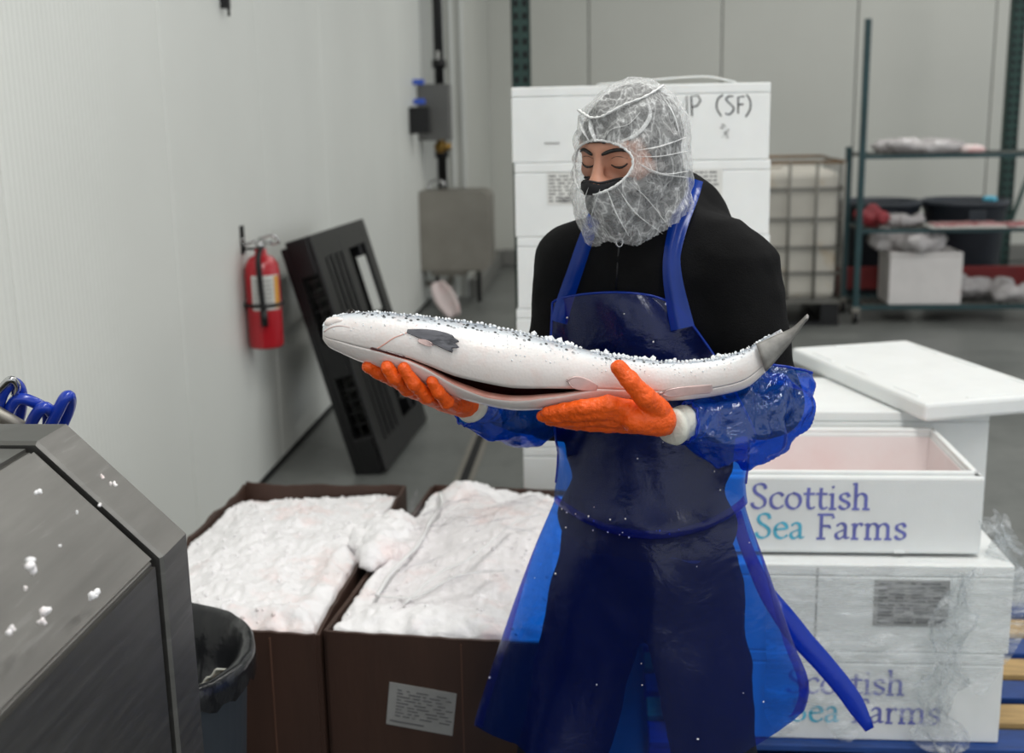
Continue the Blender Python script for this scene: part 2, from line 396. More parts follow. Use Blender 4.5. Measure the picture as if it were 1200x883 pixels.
def smin(a, b, k):
    h = np.maximum(k-np.abs(a-b), 0)/k; return np.minimum(a, b)-h*h*k*.25
def smax(a, b, k): return -smin(-a, -b, k)
def sdf(prims, P, k=.02):
    D = np.full(P.shape[:-1], 1.0)
    for p in prims:
        sub = is_sub(p); d = d_prim(p, P)
        D = smax(D, -d, k*.6) if sub else smin(D, d, k)
    return D
def sdf_mesh(prims, h, k=.02, off=0.0, mtx=None):
    lo = np.min([bbox(p)[0] for p in prims if not is_sub(p)], 0)-3*h-off-k; hi = np.max([bbox(p)[1] for p in prims if not is_sub(p)], 0)+3*h+off+k
    nn = np.ceil((hi-lo)/h).astype(int)+1; F = np.full(nn, 1.0, np.float32)
    ax = [lo[i]+h*np.arange(nn[i]) for i in range(3)]
    for p in prims:
        b0, b1 = bbox(p); pad = k+off+3*h+.01
        i0 = np.clip(((b0-pad-lo)/h).astype(int), 0, nn-1); i1 = np.clip(((b1+pad-lo)/h).astype(int)+2, 1, nn)
        sl = tuple(slice(a, b) for a, b in zip(i0, i1))
        P = np.stack(np.meshgrid(*[ax[i][sl[i]] for i in range(3)], indexing='ij'), -1)
        d = d_prim(p, P)
        F[sl] = smax(F[sl], -d, k*.6) if is_sub(p) else smin(F[sl], d, k)
    F = F-off
    V, Q = surface_nets(F, lo, h)
    if mtx is not None:
        A = np.array(mtx); V = V@A[:3, :3].T+A[:3, 3]
    return V, Q
def surface_nets(F, lo, h):
    S = F < 0; nx, ny, nz = F.shape
    cnt = np.zeros((nx-1, ny-1, nz-1), np.int8)
    corners = [(i, j, k) for i in (0, 1) for j in (0, 1) for k in (0, 1)]
    for (i, j, k) in corners: cnt += S[i:nx-1+i, j:ny-1+j, k:nz-1+k]
    act = np.argwhere((cnt > 0) & (cnt < 8))
    vid = np.full(cnt.shape, -1, np.int64); vid[tuple(act.T)] = np.arange(len(act))
    acc = np.zeros((len(act), 3)); num = np.zeros(len(act))
    for a in corners:
        for axis in range(3):
            if a[axis]: continue
            b = list(a); b[axis] = 1
            fa = F[tuple((act+np.array(a)).T)]; fb = F[tuple((act+np.array(b)).T)]
            x = (fa < 0) != (fb < 0); t = np.where(x, fa/np.where(x, fa-fb, 1), 0)
            p = np.tile(np.array(a, float), (len(act), 1)); p[:, axis] = t
            acc += p*x[:, None]; num += x
    V = lo + h*(act+acc/num[:, None]); Q = []
    for axis in range(3):
        o1, o2 = [(1, 2), (2, 0), (0, 1)][axis]
        sl0 = [slice(None)]*3; sl1 = [slice(None)]*3; sl0[axis] = slice(0, -1); sl1[axis] = slice(1, None)
        s0, s1 = S[tuple(sl0)], S[tuple(sl1)]; e = np.argwhere(s0 != s1)
        e = e[(e[:, o1] >= 1) & (e[:, o2] >= 1) & (e[:, o1] < F.shape[o1]-1) & (e[:, o2] < F.shape[o2]-1)]
        flip = s0[tuple(e.T)]
        def v(d1, d2):
            c = e.copy(); c[:, o1] -= d1; c[:, o2] -= d2; return vid[tuple(c.T)]
        q = np.stack([v(1, 1), v(0, 1), v(0, 0), v(1, 0)], 1)
        q[~flip] = q[~flip][:, ::-1]; Q.append(q)
    return V, np.vstack(Q)
def vnormals(V, Q):
    n = np.cross(V[Q[:, 2]]-V[Q[:, 0]], V[Q[:, 3]]-V[Q[:, 1]]); out = np.zeros_like(V)
    for c in range(4): np.add.at(out, Q[:, c], n)
    return out/(np.linalg.norm(out, axis=1, keepdims=True)+1e-12)
def vnoise(P, f, seed=0):
    """smooth value noise in [-1,1]"""
    P = np.asarray(P, float)*f + seed*17.31; i = np.floor(P).astype(np.int64); t = P-i; t = t*t*(3-2*t); out = 0
    for dx in (0, 1):
        for dy in (0, 1):
            for dz in (0, 1):
                hsh = ((i[..., 0]+dx)*374761393 + (i[..., 1]+dy)*668265263 + (i[..., 2]+dz)*2147483647 + seed*1013) & 0xffffffff
                hsh = ((hsh ^ (hsh >> 13))*1274126177) & 0xffffffff; hsh = (hsh ^ (hsh >> 16)) & 0xffff
                w = (t[..., 0] if dx else 1-t[..., 0])*(t[..., 1] if dy else 1-t[..., 1])*(t[..., 2] if dz else 1-t[..., 2])
                out = out + w*(hsh/32767.5-1)
    return out
def fbm(P, f, seed=0, oct=4): return sum(vnoise(P, f*2**o, seed+o)*.5**o for o in range(oct))
def ridge(P, f, seed=0): return 1-2*np.abs(vnoise(P, f, seed))
def hit(px, py, fn, y0, y1, n=400):
    """first point along the line of sight where fn < 0"""
    d = ray(px, py); d = d/d[1]; Y = np.linspace(y0, y1, n); P = CAM+d*Y[:, None]; f = fn(P)
    i = np.argmax(f < 0)
    return P[i] if f[i] < 0 else P[np.argmin(f)]

# ================================================================ THE ROOM
MB().span(-4, 8, -4, 13.2, -.1, 0).build('floor', 'floor', kind='structure')
MB().span(-4, 8, -4, 13.2, CEIL, CEIL+.1).build('ceiling', 'ceiling', kind='structure')
wl = thing('wall_left', (-1.57, 4.24, 0), kind='structure')
for k in range(-5, 5):
    y0 = 4.24+1.212*k
    MB().span(-1.69, -1.57, y0+.003, y0+1.209, 0, CEIL, bev=.006).build('panel', 'panel_left', wl)
MB().span(-1.69, -1.585, -1.8, 10.3, 0, CEIL-.01).build('joint_seal', 'gap', wl)
wb = thing('wall_back', (2, 12.8, 0), kind='structure')
xs = [at(x, 60, 12.8)[0] for x in (690, 843, 1003, 1165)]; st = (xs[3]-xs[0])/3
for k in range(-2, 7):
    x0 = xs[0]+st*k
    MB().span(x0+.005, x0+st-.005, 12.8, 12.92, 0, CEIL, bev=.008).build('panel', 'panel_back', wb)
MB().span(xs[0]-2*st, xs[0]+7*st, 12.815, 12.92, 0, CEIL-.01).build('joint_seal', 'gap', wb)
ws = thing('wall_step', (-1.6, 11.6, 0), kind='structure')
MB().span(-2.3, -1.24, 10.55, 12.79, 0, CEIL).build('panel', 'panel_back', ws)
MB().span(-1.36, -1.33, 10.53, 10.55, 0, CEIL).span(-1.42, -1.40, 10.53, 10.55, 0, CEIL).span(-1.265, -1.24, 10.53, 10.56, 0, CEIL).build('corner_strip', 'panel_left', ws)
MB().span(-1.24, -1.13, 10.5, 12.72, 0, .16, bev=.01).build('trim_1', 'concrete', kind='structure')
MB().span(-1.13, 6, 12.66, 12.79, 0, .16, bev=.01).build('trim_2', 'concrete', kind='structure')
MB().span(-1.572, -1.558, -1.8, 10.3, 0, .022).build('baseboard_left', 'gap', kind='structure')
# floor drain: recessed channel with a dark slot and two steel edges
dr = thing('floor_drain', (-.66, 6.5, 0), kind='structure')
MB().span(-.675, -.635, 4.2, 9.6, .0005, .003).build('slot', 'gap', dr)
MB().span(-.70, -.675, 4.2, 9.6, .0005, .005).span(-.635, -.61, 4.2, 9.6, .0005, .005).build('steel_edge', 'steel_dull', dr)
# small dark piece standing in for a shadow high on the left wall
hz = atx(265, 10, -1.55)
MB().span(-1.57, -1.535, hz[1]-.015, hz[1]+.015, hz[2], hz[2]+.05).bar((-1.54, hz[1], hz[2]+.02), (-1.54, hz[1], hz[2]-.03), .006).build('wall_shadow_piece', 'black', origin=(-1.57, hz[1], hz[2]), label='tiny dark piece in place of a shadow on the white wall above the extinguisher', cat='shadow piece')

# ================================================================ LETTERS
def nib_strokes(mb, strokes, to3, w, ang=.5, thin=.25, th=.0008):
    """ribbons whose width follows a broad nib held at an angle; to3 maps 2-D to the surface"""
    for si, stt in enumerate(strokes):
        P = np.array(stt, float); L, Rr = [], []
        for i in range(len(P)):
            d = P[min(i+1, len(P)-1)]-P[max(i-1, 0)]; d = d/(np.linalg.norm(d)+1e-9); a = math.atan2(d[1], d[0])
            wd = w*(thin+(1-thin)*abs(math.sin(a-ang))); nn_ = np.array([-d[1], d[0]])
            e = d*w*.12*(1 if i == len(P)-1 else (-1 if i == 0 else 0))
            L.append(P[i]+nn_*wd/2+e); Rr.append(P[i]-nn_*wd/2+e)
        o = np.array([0, -(th+si*.00008), 0])
        G = [[to3(*q)+o for q in L], [to3(*q)+o for q in Rr]]
        mb.grid(G, smooth=False)
def sm(pts, n=5): return [tuple(p) for p in catmull([(a, b, 0) for a, b in pts], n)[:, :2]]
def foot(x, y=0, w=.09): return [(x-w, y), (x+w, y)]
GL = {
 'S': (.50, [sm([(.41, .56), (.37, .66), (.26, .69), (.14, .65), (.10, .54), (.16, .43), (.30, .34), (.40, .23), (.38, .09), (.26, .01), (.14, .02), (.07, .08), (.05, .15)])]),
 'c': (.43, [sm([(.39, .36), (.32, .43), (.21, .43), (.09, .34), (.06, .21), (.10, .08), (.20, .01), (.31, .02), (.40, .09)])]),
 'o': (.50, [sm([(.25, .44), (.12, .38), (.06, .23), (.11, .07), (.25, 0), (.38, .06), (.44, .21), (.39, .37), (.25, .44)])]),
 't': (.34, [sm([(.16, .58), (.15, .4), (.15, .12), (.19, .02), (.27, .01), (.33, .05)]), [(.03, .42), (.32, .42)]]),
 'i': (.27, [[(.13, .43), (.13, 0)], [(.04, .40), (.13, .43)], foot(.14), [(.12, .60), (.14, .61), (.13, .63)]]),
 's': (.37, [sm([(.31, .35), (.26, .43), (.17, .43), (.09, .38), (.09, .29), (.18, .23), (.29, .17), (.31, .08), (.23, .01), (.13, .01), (.05, .08)])]),
 'h': (.54, [[(.12, .72), (.12, 0)], [(.04, .70), (.12, .72)], sm([(.12, .30), (.20, .41), (.31, .43), (.39, .36), (.40, .24), (.40, 0)]), foot(.13), foot(.41)]),
 'e': (.44, [sm([(.08, .24), (.22, .26), (.38, .28), (.35, .39), (.25, .44), (.12, .38), (.06, .23), (.10, .07), (.22, .0), (.33, .03), (.40, .09)])]),
 'a': (.44, [sm([(.08, .36), (.16, .43), (.26, .42), (.31, .33), (.31, .08), (.35, .02), (.42, .04)]), sm([(.31, .26), (.18, .21), (.07, .14), (.08, .04), (.17, .0), (.31, .10)])]),
 'F': (.50, [[(.15, .68), (.15, 0)], [(.05, .68), (.46, .68), (.47, .59)], [(.15, .36), (.38, .36), (.38, .30)], foot(.15, 0, .11)]),
 'r': (.36, [[(.12, .43), (.12, 0)], [(.04, .40), (.12, .43)], sm([(.12, .28), (.19, .40), (.27, .43), (.33, .39)]), foot(.13)]),
 'm': (.82, [[(.12, .43), (.12, 0)], [(.04, .40), (.12, .43)], sm([(.12, .30), (.20, .41), (.30, .43), (.38, .36), (.39, .24), (.39, 0)]), sm([(.39, .30), (.48, .41), (.58, .43), (.66, .36), (.67, .24), (.67, 0)]), foot(.13), foot(.40), foot(.68)]),
}
def write(parent, mat, text, o, em, sx=.97):
    x = o[0]
    for ch in text:
        if ch == ' ': x += .24*em*sx; continue
        adv, st_ = GL[ch]; mb = MB()
        nib_strokes(mb, st_, lambda a, b: np.array([x+a*em*sx, o[1], o[2]+b*em]), .100, .45, .36)
        mb.build('letter', mat, parent)
        x += adv*em*sx
    return x
def label_sheet(parent, x0, x1, y, z0, z1, paper='paper', lines=7, seed=1, code=True, ink='print'):
    p = MB().span(x0, x1, y-.0012, y, z0, z1).build('paper_label', paper, parent, label='printed paper label')
    r = random.Random(seed); b = MB(); w, h = x1-x0, z1-z0
    for i in range(lines):
        z = z1-h*(i+.9)/(lines+1); xa = x0+w*.06
        while xa < x1-w*.15:
            l = w*r.uniform(.06, .28); xb = min(xa+l, x1-w*.05); b.span(xa, xb, y-.0018, y-.0012, z-h*.022, z+h*.022); xa = xb+w*r.uniform(.03, .12)
    if code:
        xa = x0+w*.45
        while xa < x1-w*.08:
            l = w*r.uniform(.006, .02); b.span(xa, xa+l, y-.0018, y-.0012, z0+h*.06, z0+h*.2); xa += l+w*.014
    b.build('print', ink, p, kind='stuff')

# ================================================================ FOAM BOXES
def foam_shell(mb, x0, x1, y0, y1, z0, z1, t=.028):
    """open box with moulded walls and rim step"""
    mb.span(x0, x1, y0, y0+t, z0, z1, bev=.007); mb.span(x0, x1, y1-t, y1, z0, z1, bev=.007)
    mb.span(x0, x0+t, y0+.004, y1-.004, z0, z1, bev=.007); mb.span(x1-t, x1, y0+.004, y1-.004, z0, z1, bev=.007)
    mb.span(x0+.004, x1-.004, y0+.004, y1-.004, z0, z0+t)
def closed_box(name, loc, w, d, h, lid=.03, label=None, group=None):
    t = thing(name, loc, label, 'box', group); x, y, z = loc
    MB().span(x-w/2, x+w/2, y-d/2, y+d/2, z, z+h-lid-.0006, bev=.004).build('box_body', 'foam', t)
    l = MB().span(x-w/2, x+w/2, y-d/2, y+d/2, z+h-lid, z+h-.0005, bev=.004)
    l.span(x-w/2+.03, x+w/2-.03, y-d/2+.03, y+d/2-.03, z+h-lid-.002, z+h-lid)
    for s in (-1, 1): l.span(x+s*w*.25-.05, x+s*w*.25+.05, y-d/2+.02, y-d/2+.032, z+h-.003, z+h+.0)
    l.build('lid', 'foam', t)
    return t
# ---- tall stack behind the person
SX, SW, SD = .094, .775, .40
SY = 3.7+SD/2; PY = SY+.05
pal = thing('wooden_pallet', (SX, SY, 0), 'weathered wooden pallet under the tall white foam stack behind the person', 'pallet')
for s in (-1, 0, 1): MB().span(SX+s*.36-.03, SX+s*.36+.03, PY-.19, PY+.24, .02, .10).build('stringer', 'pallet_grey', pal)
for k in range(4): MB().span(SX-.42, SX+.42, PY-.19+k*.11, PY-.19+k*.11+.095, .10, .122, bev=.003).build('top_board', 'wood', pal)
for k in range(2): MB().span(SX-.42, SX+.42, PY-.19+k*.33, PY-.19+k*.33+.1, 0, .02).build('bottom_board', 'pallet_grey', pal)
ztop = 1.708; bh = (ztop-.1225)/7
words = ['topmost of the tall stack, marked MP (SF) in black', 'second in the tall stack, printed label beside the head', 'third from top of the tall stack, behind the shoulders', 'fourth from top of the tall stack, behind the chest', 'fifth from top of the tall stack, behind the fish', 'sixth from top of the tall stack, behind the apron waist', 'lowest of the tall stack, on the weathered pallet']
proto = None
for k in range(7):
    z = .1225+bh*(6-k); dx = (.0, .006, .010, .004, .012, .018, .016)[k]
    lab = 'white foam box, '+words[k]
    loc = (SX+dx, SY, z)
    if proto is None: proto = bx = closed_box('foam_box', loc, SW, SD, bh, label=lab, group='tall stack of foam boxes')
    else: bx = dup(proto, loc, label=lab, skip=('letter', 'paper_label', 'small_print'))
    if k == 0: top_box = bx
    if k == 1: second_box = bx
YF = 3.7-.0005
to3 = lambda a, b: np.array([at(a, b, YF)[0], YF, at(a, b, YF)[2]])
strokes = [[(769, 114), (771, 137)], [(769, 114), (779, 112), (783, 119), (777, 125), (770, 126)],
           [(787, 138), (791, 113), (797, 130), (805, 112), (805, 137)], [(811, 136), (810, 113), (818, 112), (821, 118), (817, 124), (810, 126)],
           sm([(847, 111), (841, 117), (840, 127), (845, 136)]), sm([(859, 113), (854, 113), (851, 117), (857, 123), (860, 128), (855, 134), (850, 133)]),
           [(865, 133), (865, 114), (872, 113)], [(865, 123), (871, 122)], sm([(875, 111), (879, 118), (879, 128), (874, 137)])]
for ks in ((2,), (3,), (4,), (5,), (6, 7), (8,)):
    w_ = MB(); nib_strokes(w_, [strokes[k] for k in ks], to3, 2.0, .6, .7); w_.build('letter', 'marker', top_box)
pr = MB(); r_ = random.Random(3)
for k in range(14):
    a = to3(843+r_.uniform(0, 9), 146+k*1.2); l = r_.uniform(.004, .014); pr.span(a[0], a[0]+l, YF-.001, YF, a[2]-.001, a[2]+.001)
for k in range(7):
    a = to3(638+k*2.6, 168); pr.span(a[0], a[0]+.005, YF-.001, YF, a[2]-.003, a[2]+.003)
pr.build('small_print', 'paper_grey', top_box, kind='stuff')
a, b = to3(641, 203), to3(673, 240); label_sheet(second_box, a[0], b[0], YF, b[2], a[2], lines=8, seed=2)
a, b = to3(812, 198), to3(846, 240); label_sheet(second_box, a[0], b[0], YF, b[2], a[2], lines=8, seed=4)
# loose strap over the top of the stack
sp = [at(700, 100, 3.75), at(740, 96, 3.78), at(790, 91.5, 3.8), at(830, 90, 3.82), at(862, 93, 3.85)]
sp = [np.array([p[0], p[1], max(p[2], ztop+.004)]) for p in sp]; sp[0][2] = sp[-1][2] = ztop+.004
MB().tube(catmull(sp, 6), .007, 6, flat=.4).build('strap', 'foam', origin=tuple(sp[2]), label='loose white packing strap lying on top of the tall foam stack', cat='strap')

# ---- low stack on the blue pallet at the right
px0, px1, py0, py1 = .10, 1.30, 2.72, 3.64
pb = thing('wooden_pallet', (.7, 3.2, 0), 'blue painted wooden pallet under the low foam boxes at the right', 'pallet')
for k in range(3):
    for j in range(3): MB().span(px0+k*.525, px0+k*.525+.15, py0+j*.40, py0+j*.40+.12, .018, .07).build('block', 'pallet_blue', pb)
for k in range(7): MB().span(px0, px1, py0+k*.134, py0+k*.134+.10, .082, .10, bev=.003).build('top_board', 'pallet_blue' if k in (0, 2, 4, 6) else 'wood', pb, label=None if k in (0, 2, 4, 6) else 'bare wood board')
for k in range(3): MB().span(px0+k*.525, px0+k*.525+.15, py0, py1, .07, .082).build('stringer', 'pallet_blue', pb)
for k in range(3): MB().span(px0, px1, py0+k*.40, py0+k*.40+.12, 0, .018).build('bottom_board', 'pallet_blue', pb)
RH = .236; BW = .80; BD = .43
xr = {'bottom': at(1176, 790, 2.75)[0], 'mid': at(1188, 690, 2.75)[0], 'top': at(1154, 580, 2.80)[0], 'rear': at(1158, 520, 3.27)[0]}
def scot(parent, x, y, z, em=.09):
    write(parent, 'ink_purple', 'Scottish', (x, y, z), em)
    xe = write(parent, 'ink_teal', 'Sea', (x+.012, y, z-.076), em)
    write(parent, 'ink_purple', 'Farms', (xe+.026, y, z-.076), em)
b1 = closed_box('foam_box', (xr['bottom']-BW/2, 2.75+BD/2, .101), BW, BD, RH, label='bottom front foam box of the low stack, blue lettering half under film', group='low foam boxes on the blue pallet')
tx = at(884, 597, 2.80)[0]
tb = at(930, 812, 2.75)
scot(b1, at(921, 812, 2.75)[0], 2.749, tb[2])
b2 = dup(proto, (xr['mid']-SW/2, 2.75+SD/2, .101+RH), label='middle foam box of the low stack, grey label under clear film', group='low foam boxes on the blue pallet', skip=('letter', 'small_print', 'paper_label'))
l0, l1 = at(1025, 680, 2.75), at(1110, 735, 2.75)
label_sheet(b2, l0[0], l1[0], 2.7495, l1[2], l0[2], 'paper_grey', 12, 9, True, 'print')
MB().span(at(957, 700, 2.75)[0]-.002, at(957, 700, 2.75)[0]+.002, 2.7485, 2.75, l1[2]-.06, l0[2]+.03).build('moulding_line', 'paper_grey', b2)
zt = .101+2*RH
bo = thing('foam_box', (xr['top']-BW/2, 3.015, zt), 'open white foam box with Scottish Sea Farms lettering and pink stained inside', 'box', 'low foam boxes on the blue pallet')
hh = at(1150, 560, 2.80)[2]-zt
q = MB(); foam_shell(q, xr['top']-BW, xr['top'], 2.80, 3.23, zt, zt+hh); q.span(xr['top']-BW+.012, xr['top']-.012, 2.812, 2.826, zt+hh-.002, zt+hh+.010, bev=.004)
q.span(xr['top']-BW+.012, xr['top']-.012, 3.204, 3.218, zt+hh-.002, zt+hh+.010, bev=.004).span(xr['top']-.026, xr['top']-.012, 2.812, 3.218, zt+hh-.002, zt+hh+.010, bev=.004)
q.span(xr['top']-.205, xr['top']-.18, 2.797, 2.80, zt+.002, zt+.008)
q.build('box_body', 'foam', bo)
ins = MB(); x0, x1 = xr['top']-BW+.029, xr['top']-.029
ins.span(x0, x1, 2.829, 2.831, zt+.03, zt+hh-.012).span(x0, x1, 3.199, 3.201, zt+.03, zt+hh-.012).span(x0, x0+.002, 2.83, 3.2, zt+.03, zt+hh-.012).span(x1-.002, x1, 2.83, 3.2, zt+.03, zt+hh-.012).span(x0, x1, 2.83, 3.2, zt+.029, zt+.031)
ins.build('inner_lining', 'foam_pink', bo, label='pink stained inner walls')
scot(bo, at(879, 597, 2.80)[0], 2.7995, at(900, 596, 2.80)[2])
# rear row
xq = xr['rear']-BW/2
for k, wd in enumerate(('bottom', 'middle', 'top')):
    dup(b1, (xq, 3.27+BD/2, .101+RH*k), label='plain white foam box at the %s of the rear row behind the open box' % wd, skip=('letter',))
# loose lid
def lid_at(c, L, Wd, th, rz, tilt):
    t = thing('foam_cover', c, 'loose white foam lid lying askew on top of the rear foam boxes', 'lid', rotz=rz)
    mt = W(t) @ Matrix.Rotation(tilt, 4, 'X')
    b = MB(mt); b.box((0, 0, th/2), (Wd, L, th), 0, .010)
    b.build('lid_body', 'foam', t)
    g = MB(mt)
    for s in (-1, 1):
        for q_ in (-.27, .02, .24): g.box((s*(Wd/2-.028), q_*L*1.2, th-.0005), (.012, .13, .007), 0, .003)
        g.box((0, s*(L/2-.03), th-.0005), (.14, .012, .007), 0, .003)
    g.build('locking_ribs', 'foam', t, kind='stuff')
zl = .101+3*RH
near, far = atz(1085, 474, zl+.052), atz(941, 414, zl+.05)
dirv = (far-near)[:2]; L = .80; dirv /= np.linalg.norm(dirv); prp = np.array([dirv[1], -dirv[0]])
cc = near[:2]+dirv*L/2+prp*.21
lid_at((cc[0], cc[1], zl+.002), L, .42, .05, math.atan2(dirv[1], dirv[0])-PI/2, 0)

# ---- clear stretch film over the low stack
fl = MB()
xm, ym = xr['mid'], 2.7485
U_ = np.linspace(0, 1, 90); V_ = np.linspace(0, 1, 70); G = np.zeros((70, 90, 3))
for i, v in enumerate(V_):
    for j, u in enumerate(U_):
        s = .38+u*.78                       # along X, then round the right side
        if s < xm+.004: x, y = s, ym-.010
        else: x, y = xm+.008+.02*v, ym+(s-xm)*1.0
        top = zl*0+zt-.004; drop = .26+.16*(.5+.5*math.sin(u*5.2+.6))+.04*math.sin(u*31)
        if s > xm: drop *= .45
        z = top-v*min(drop, top-.12)
        n = fbm(np.array([x*1.2, y, z*3.2]), 9, 5, 3)
        y -= .006+.008*abs(n)+(.012*v*(1+n) if v > .5 else 0)
        if s > xm: x += .01*abs(n)+.03*v*abs(math.sin(u*40))
        G[i, j] = (x, y, z)
fl.grid(G)
fs = thing('stretch_film', (.7, 2.73, .3), 'crumpled clear stretch film around the middle and bottom foam boxes', 'film')
fl.build('film_sheet', 'wrap', fs)
# loose twisted tail of film hanging to the floor, and a tuft at the right corner
def crumple(path, wid, seed, nu=16, amp=.02):
    P = catmull(path, 8); G = np.zeros((len(P), nu, 3))
    for i, p in enumerate(P):
        for j in range(nu):
            a = j/(nu-1)-.5; wv = wid*(1+.5*math.sin(i*.5+seed))
            q_ = np.array([p[0]+a*wv, p[1]+amp*math.sin(j*1.3+i*.4+seed), p[2]+a*wv*.12])
            G[i, j] = q_+amp*.8*np.array([vnoise(q_, 30, seed), vnoise(q_, 30, seed+1), vnoise(q_, 30, seed+2)])
    return G
t1 = [at(1128, 668, 2.70), at(1118, 720, 2.69), at(1112, 770, 2.68), at(1100, 815, 2.68), at(1098, 850, 2.68), at(1112, 883, 2.66), at(1122, 905, 2.66)]
MB().grid(crumple(t1, .085, 3)).build('hanging_tail', 'wrap', fs)
t2 = [at(1158, 605, 2.82), at(1178, 640, 2.80), at(1196, 668, 2.78), at(1190, 700, 2.77)]
MB().grid(crumple(t2, .07, 8)).build('corner_tuft', 'wrap', fs)

# ================================================================ FAR RIGHT: TOTE, CART, BINS, RAIL, RACKS
x0, x1, y0, y1 = .71, 1.72, 9.0, 9.98
ib = thing('ibc_tote', ((x0+x1)/2, 9.5, 0), 'caged bulk liquid tote with cloudy stained plastic tank beside the tall foam stack', 'tote')
MB().span(x0+.03, x1-.03, y0+.03, y1-.03, .20, 1.15, bev=.05).lathe([(.12, 1.14), (.12, 1.19), (.1, 1.2)], ((x0+x1)/2, 9.5, 0), 20).build('tank', 'tote', ib)
zs = [.205, .40, .59, .80, 1.02, 1.215]
for z in zs:
    MB().tube([(x0, y0, z), (x1, y0, z), (x1, y1, z), (x0, y1, z)], .014, 6, loop=True).build('cage_bar', 'rust' if z > 1.1 else 'wire', ib)
for k in range(6):
    x = x1-k*.197
    if k < 6: MB().bar((x, y0-.008, .2), (x, y0-.008, 1.215), .012, 6).build('cage_bar', 'wire', ib)
for k in range(1, 5): MB().bar((x1+.006, y0+k*.2, .2), (x1+.006, y0+k*.2, 1.215), .012, 6).build('cage_bar', 'wire', ib)
for k in range(3): MB().span(x0+k*.44, x0+k*.44+.13, y0+.02, y1-.02, .03, .17).build('pallet_foot', 'black', ib)
MB().span(x0, x1, y0, y1, .17, .2).build('pallet_deck', 'wire', ib)
MB().span(x0, x1, y0, y1, 0, .03).build('pallet_skid', 'black', ib)

ct = thing('shelf_cart', (2.6, 9.3, 0), 'tall dark teal wheeled shelf cart against the back wall', 'cart')
cx0, cx1, cy0, cy1 = 1.86, 3.36, 9.1, 9.6
for x in (cx0, cx1):
    for y in (cy0, cy1):
        MB().span(x-.022, x+.022, y-.022, y+.022, .11, 2.22 if x == cx0 and y == cy0 else 1.30, bev=.004).build('post', 'cart_paint', ct)
        f = MB().span(x-.03, x+.03, y-.03, y+.03, .09, .125).span(x-.028, x-.02, y-.03, y+.03, .04, .1).span(x+.02, x+.028, y-.03, y+.03, .04, .1).build('caster', 'steel_dull', ct)
        MB().lathe([(.0, -.016), (.045, -.016), (.05, -.01), (.05, .01), (.045, .016), (0, .016)], (0, 0, 0), 20, mtx=Matrix.Translation((x, y, .05)) @ Matrix.Rotation(PI/2, 4, 'Y'), caps=False).build('wheel', 'black', f)
for z, n in ((.125, 9), (.70, 9), (1.245, 9)):
    s = MB().span(cx0, cx1, cy0-.015, cy0+.01, z-.018, z+.012).span(cx0, cx1, cy1-.01, cy1+.015, z-.018, z+.012).build('shelf', 'cart_paint', ct)
    g = MB()
    for k in range(24): g.bar((cx0+.03+k*.063, cy0, z+.006), (cx0+.03+k*.063, cy1, z+.006), .005, 4)
    for k in range(3): g.bar((cx0, cy0+.12+k*.13, z-.002), (cx1, cy0+.12+k*.13, z-.002), .006, 4)
    g.build('shelf_wires', 'wire', s)
def lumps(c, size, seed, h=.02, n=7):
    r = random.Random(seed); pr_ = []
    for k in range(n):
        p = [c[i]+r.uniform(-.5, .5)*size[i] for i in range(3)]; p[2] = c[2]+size[2]*r.uniform(.2, .5)
        rad = [size[0]*r.uniform(.16, .3), size[1]*r.uniform(.2, .35), size[2]*r.uniform(.25, .55)]
        p[2] = max(p[2], c[2]+rad[2]); pr_.append(('e', p, rad))
    V, Q = sdf_mesh(pr_, h, .05); V = V+vnormals(V, Q)*(fbm(V, 14, seed, 3)*size[2]*.18)[:, None]
    V[:, 2] = np.maximum(V[:, 2], c[2]+.001); return V, Q
def lump_thing(name, mat, c, size, seed, label, cat, n=7, group=None):
    V, Q = lumps(c, size, seed, n=n); return MB().add(V, Q).build(name, mat, origin=c, label=label, cat=cat, group=group)
c = at(1085, 185, 9.3); lump_thing('plastic_bag', 'bag_grey', (c[0], 9.32, 1.258), (.72, .24, .11), 4, 'crumpled pale plastic bags on the top shelf of the teal cart', 'bag', 9)
lump_thing('pink_package', 'pinkwhite', (at(1128, 185, 9.3)[0], 9.2, 1.258), (.25, .10, .05), 6, 'small pinkish package at the right of the bags on the top shelf', 'package', 4)
pt = MB().span(at(1085, 272, 9.2)[0], 3.5, 9.06, 9.36, .713, .726, bev=.004).build('tray', 'label_white', origin=(2.9, 9.2, .712), label='flat tray with dark pink streaks on the middle shelf of the cart', cat='tray')
r_ = random.Random(5); b = MB()
for k in range(12): b.box((2.45+k*.085, 9.2+r_.uniform(-.05, .05), .732), (.07, .22, .014), 0, .005)
b.build('pink_slice', 'foil', pt)
c = at(1030, 268, 9.05); lump_thing('net_bag', 'red_bag', (c[0], 9.22, .713), (.22, .18, .16), 11, 'dark red net bag on the middle shelf against the cart post', 'bag', 6)
lump_thing('plastic_bag', 'bag_grey', (at(1068, 268, 9.1)[0], 9.3, .713), (.26, .2, .10), 12, 'small grey plastic bundle right of the dark red net bag', 'bag', 5)
q0, q1 = at(1040, 367, 9.12), at(1129, 305, 9.12)
wbx = thing('foam_box', ((q0[0]+q1[0])/2, 9.3, .137), 'lone stained white foam box on the bottom shelf of the cart', 'box')
MB().span(q0[0]-.0, q1[0], 9.12, 9.5, .137, .50, bev=.008).build('box_body', 'foam_dirty', wbx)
MB().span(q0[0]-.0, q1[0], 9.12, 9.5, .502, .53, bev=.008).build('lid', 'foam_dirty', wbx)
lump_thing('plastic_bag', 'bag_grey', (at(1062, 305, 9.2)[0], 9.25, .531), (.50, .24, .17), 21, 'clear plastic bag heaped on the lone foam box of the cart', 'bag', 8)
